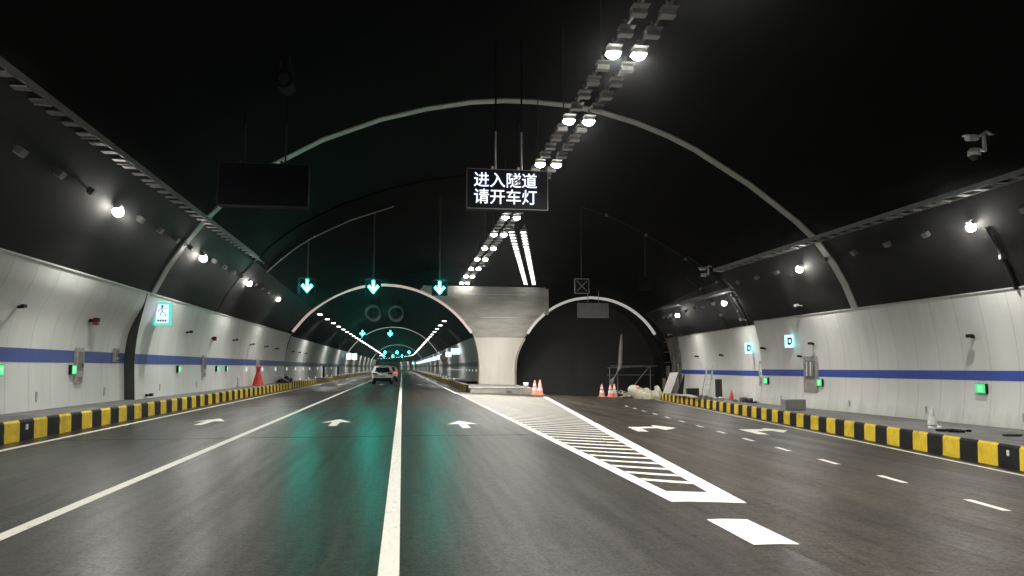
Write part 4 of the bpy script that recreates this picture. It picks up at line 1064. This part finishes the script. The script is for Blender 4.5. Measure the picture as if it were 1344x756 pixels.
# red cone with pole on the left walkway
r = thing('warning_cone', 'tall red cone draped in cloth on the left walkway', 'cone', (-8.6, 48, .44))
MB().lathe([(.36, 0), (.34, .05), (.25, .4), (.13, .85), (.11, 1.0), (.16, 1.08), (.10, 1.2), (0, 1.22)], (-8.6, 48, .44), 14).build('cloth', 'red', r, True)
MB().tube([(-8.6, 48, .5), (-8.58, 48, 2.1)], .022, 6).build('pole', 'lightsteel', r)
o = MB().lathe([(.09, 0), (.09, .1), (.06, .15), (.06, .55), (.03, .6), (0, .62)], (-8.62, 42.4, .44), 10).build('bollard', 'grey_box', smooth=True); tag(o, 'short grey post on the left walkway before the red cone', 'post')
# dark heap under a cover
def blob(name, label, cat, c, dims, mat, seed, lumps=9, sub=(22, 14), parent=None):
    rnd = random.Random(seed); m = MB(); rows = []
    L = [(rnd.uniform(0, 6.28), rnd.uniform(0, 1.4), rnd.uniform(.12, .32), rnd.uniform(2, 5)) for _ in range(lumps)]
    nu, nv = sub
    for j in range(nv + 1):
        ph = math.pi / 2 * j / nv; row = []
        for i in range(nu):
            th = 2 * math.pi * i / nu; rr = 1
            for a, b, k, w in L: rr += k * math.exp(-((math.remainder(th - a, 6.2832)) ** 2 * w + (ph - b) ** 2 * w)) - k * .25
            rr += rnd.uniform(-.03, .03)
            row.append((c[0] + dims[0] * rr * math.cos(th) * math.cos(ph) , c[1] + dims[1] * rr * math.sin(th) * math.cos(ph), c[2] + dims[2] * rr * math.sin(ph)))
        rows.append(row)
    m.grid(rows, 0, True); o = m.build(name, mat, parent, True)
    if label: tag(o, label, cat)
    return o
r = thing('covered_heap', 'dark heap of gear under a cover on the left walkway by the portal', 'heap', (-8.6, 58.2, .44))
blob('cover', None, None, (-8.55, 58.4, .44), (.75, 1.5, .62), 'black', 4, parent=r)
MB().box((-8.35, 57.2, .62), (.5, .8, .3)).build('crate', 'dark_metal', r); MB().tube([(-8.1, 56.6, .6), (-8.9, 56.9, .95)], .03, 6).build('handle', 'lightsteel', r)
for s_, lb in ((87, 'nearer'), (106, 'farther')):
    r = thing('bollard', '%s of two black posts on the left walkway inside the tunnel' % lb, 'post', (-8.6, s_, .44)); MB().tube([(-8.6, s_, .44), (-8.6, s_, 1.55)], .12, 10).build('post', 'black', r); MB().box((-8.6, s_, 1.6), (.28, .28, .12)).build('cap', 'black', r)
# heap of sacks and debris before the dark portal
r = thing('sack_heap', 'heap of pale tarpaulin sacks at the right end of the kerb', 'sacks', (17.2, 52.6, g(17)))
blob('tarpaulin', None, None, (17.0, 52.8, g(17) - .03), (1.25, .9, .95), 'sack', 11, parent=r)
blob('tarpaulin', None, None, (18.1, 53.6, g(18) - .03), (.85, .8, .9), 'sack', 15, parent=r)
blob('red_bag', None, None, (16.55, 52.9, g(17) + .75), (.28, .3, .20), 'cone', 3, 4, (12, 6), parent=r)
r = thing('timber_pile', 'tangled pile of pale offcuts left of the sacks', 'debris', (15.6, 52.4, g(15.6)))
rnd = random.Random(5)
for k in range(13):
    x = 15.7 + rnd.uniform(-.6, .5); y = 52.6 + rnd.uniform(-.5, .4); a = rnd.uniform(0, 3.14); l = rnd.uniform(.3, .6); z = g(x) + .08 + rnd.uniform(0, .28)
    MB().bar((x - l * math.cos(a), y - .2 * math.sin(a), z - .06), (x + l * math.cos(a), y + .3 * math.sin(a), z + rnd.uniform(-.02, .3)), .07, .045).build('offcut', rnd.choice(['wood', 'sack', 'lightsteel']), r)
o = MB().tube([(15.55, 56.8, g(15) - .2), (15.9, 57.0, .5), (16.6, 57.3, 1.5), (16.75, 57.4, 3.2), (16.85, 57.5, 4.1)], [.16, .15, .17, .16, .08], 6).build('duct_hose', 'cab_dark'); tag(o, 'bent upright grey board standing in the dark portal', 'board')
r = thing('scaffold', 'low steel scaffold frame inside the dark portal', 'scaffold', (18.5, 62, -.9))
for a, b in (((17.1, 62, -1), (17.1, 62, 1.55)), ((20.6, 62, -1), (20.6, 62, 1.6)), ((16.9, 62, 1.5), (21.2, 62, 1.65)), ((16.9, 62.1, .9), (21, 62.1, .9)), ((18.4, 62, -.9), (20.5, 62, 1.6)), ((18.2, 63.5, -1), (18.2, 63.5, 1.5)), ((17.1, 62, 1.5), (18.2, 63.5, 1.5))):
    MB().tube([a, b], .05, 6).build('tube', 'steel', r)
MB().box((19.2, 62.6, 1.66), (3.6, 1.0, .05)).build('deck', 'wood', r)
# things on the right walkway
def wz(x): return g(x) + .457
r = thing('grey_box', 'plain grey metal box standing on the right walkway behind the kerb', 'box', (15.35, 28.4, wz(15.35)))
MB().box((15.35, 28.6, wz(15.35) + .22), (.86, .4, .42)).build('case', 'grey_box', r, bevel=.01); MB().box((15.35, 28.39, wz(15.35) + .22), (.76, .02, .34)).build('door', 'board_grey', r)
r = thing('plastic_bag', 'crumpled white plastic bag on the right walkway', 'bag', (14.2, 18.8, wz(14.2)))
blob('bag', None, None, (14.22, 18.9, wz(14.2)), (.24, .22, .16), 'plastic_bag', 21, parent=r); MB().lathe([(.12, .1), (.10, .28), (.05, .42), (.07, .5), (.02, .56)], (14.1, 18.9, wz(14.2)), 10).build('neck', 'plastic_bag', r, True)
r = thing('rubble', 'scattered black scraps near the right picture edge on the walkway', 'debris', (13.9, 17.6, wz(13.9)))
rnd = random.Random(9)
for k in range(11):
    x = 13.7 + rnd.uniform(-.45, .8); y = 17.5 + rnd.uniform(-.3, .5)
    MB().box((x, y, wz(x) + .03), (rnd.uniform(.06, .2), rnd.uniform(.06, .2), .06), 0, Matrix.Rotation(rnd.uniform(0, 3), 3, 'Z')).build('scrap', 'black', r)
o = MB().bar((14.2, 16.55, wz(14.2) + .03), (14.95, 16.9, wz(15) + .03), .07, .05).build('steel_bar', 'dark_metal'); tag(o, 'dark bar lying on the walkway beside the black scraps', 'bar')
r = thing('rubble', 'low pile of grey rubble at the foot of the right wall step', 'debris', (18.3, 38.5, wz(18)))
for k in range(26):
    x = 17.6 + rnd.uniform(-1.3, .8); y = 38.3 + rnd.uniform(-1.6, 2.6); s = rnd.uniform(.1, .34)
    MB().box((x, y, wz(x) + s * .3), (s, s * .8, s * .7), 0, Matrix.Rotation(rnd.uniform(0, 3), 3, 'Z') @ Matrix.Rotation(rnd.uniform(-.4, .4), 3, 'X')).build('stone', rnd.choice(['walk', 'concrete', 'dark_metal']), r)
r = thing('board_stack', 'long thin boards lying on the right walkway beyond the rubble', 'boards', (17, 42, wz(17)))
for k in range(5):
    MB().box((16.6 + .2 * k, 42.5 + 1.1 * k, wz(16.6 + .2 * k) + .06 + .03 * (k % 2)), (.3, 2.2, .06), 0, Matrix.Rotation(-.2 + .12 * k, 3, 'Z')).build('board', ['wood', 'concrete', 'wood', 'grey_box', 'walk'][k], r)
r = thing('step_ladder', 'thin aluminium step ladder against the far right wall', 'ladder', (18.6, 46, wz(18.6)))
z0 = wz(18.6)
for a, b in (((18.25, 44.8, z0), (18.6, 45.0, z0 + 2.0)), ((18.75, 44.8, z0), (18.95, 45.0, z0 + 2.0)), ((18.45, 45.7, z0), (18.62, 45.1, z0 + 1.95)), ((18.95, 45.7, z0), (18.97, 45.1, z0 + 1.95))): MB().bar(a, b, .05, .03).build('rail', 'lightsteel', r)
for k in range(6):
    t = (k + .6) / 6.4; MB().bar((lerp(18.25, 18.6, t), lerp(44.8, 45.0, t), z0 + 2 * t), (lerp(18.75, 18.95, t), lerp(44.8, 45, t), z0 + 2 * t), .07, .03).build('step', 'lightsteel', r)
for (x, y, w, h, lb) in ((18.35, 42.8, .32, 1.15, 'dark narrow board leaning beside the step ladder'), (18.9, 48.3, .8, .50, 'low black crate beside the leaning boards')):
    o = MB().box((x, y, wz(x) + h / 2), (w, .3, h)).build('leaning_board' if h > 1 else 'crate', 'dark_metal', bevel=.02); tag(o, lb, 'board' if h > 1 else 'crate')
o = MB().prism([(0, 0), (.45, 0), (.62, 1.5)], lambda p: (19.35 + p[0], 52.4, wz(19.6) + p[1]), lambda p: (19.35 + p[0], 52.5, wz(19.6) + p[1])).build('timber_offcut', 'black'); tag(o, 'black triangular offcut leaning on the far right wall', 'board')
o = MB().prism([(-.7, 0), (-.1, 0), (.5, 1.55), (-.1, 1.5)], lambda p: (19.35 + p[0], 53.4, wz(19.6) + p[1]), lambda p: (19.35 + p[0], 53.5, wz(19.6) + p[1])).build('plaster_board', 'cone_white'); tag(o, 'white slanted panel leaning left of the black offcut', 'board')
cone('small dark cone on the right walkway near the step ladder', 18.6, 41.6, wz(18.6), .6, mat='red')
for o in bpy.data.objects['small_camera'].children: pass

m_, nt_, b_, o_ = new_mat('haze'); M['haze'] = m_
nt_.nodes.remove(b_); v_ = nt_.nodes.new('ShaderNodeVolumePrincipled'); v_.inputs['Density'].default_value = .0005; v_.inputs['Anisotropy'].default_value = .96; v_.inputs['Color'].default_value = (.95, .95, .95, 1)
nt_.links.new(v_.outputs[0], o_.inputs['Volume'])
hz = MB().box((-50, 220, 5.7), (520, 520, 16.6)).build('haze', 'haze'); hz['kind'] = 'stuff'
# ------------------------------------------------------------------ world, camera
w = bpy.data.worlds.new('World'); sc.world = w; w.use_nodes = True
bg = w.node_tree.nodes.get('Background'); bg.inputs[0].default_value = (.5, .6, .7, 1); bg.inputs[1].default_value = .0

cam = bpy.data.cameras.new('camera'); co = bpy.data.objects.new('camera', cam); COL.objects.link(co); sc.camera = co
f = 1000.; th = math.atan(104 / f); psi = math.atan(.144 * math.cos(th))
cam.sensor_width = 36; cam.lens = 36 * f / 1344; cam.clip_end = 2000; cam.clip_start = .05
Fv = Vector((math.sin(psi) * math.cos(th), math.cos(psi) * math.cos(th), math.sin(th)))
co.location = (0, 0, 1.55); co.rotation_euler = Fv.to_track_quat('-Z', 'Y').to_euler()

sc.render.engine = 'CYCLES'
cy = sc.cycles
cy.use_denoising = True; cy.use_adaptive_sampling = True; cy.adaptive_threshold = .025; cy.max_bounces = 5; cy.diffuse_bounces = 3; cy.glossy_bounces = 2; cy.transmission_bounces = 2
cy.sample_clamp_indirect = 4; cy.sample_clamp_direct = 0; cy.caustics_reflective = False; cy.caustics_refractive = False
try: cy.use_light_tree = True
except Exception: pass
vs = sc.view_settings; vs.view_transform = 'Standard'; vs.look = 'None'; vs.exposure = 0; vs.gamma = 1; vs.use_curve_mapping = False
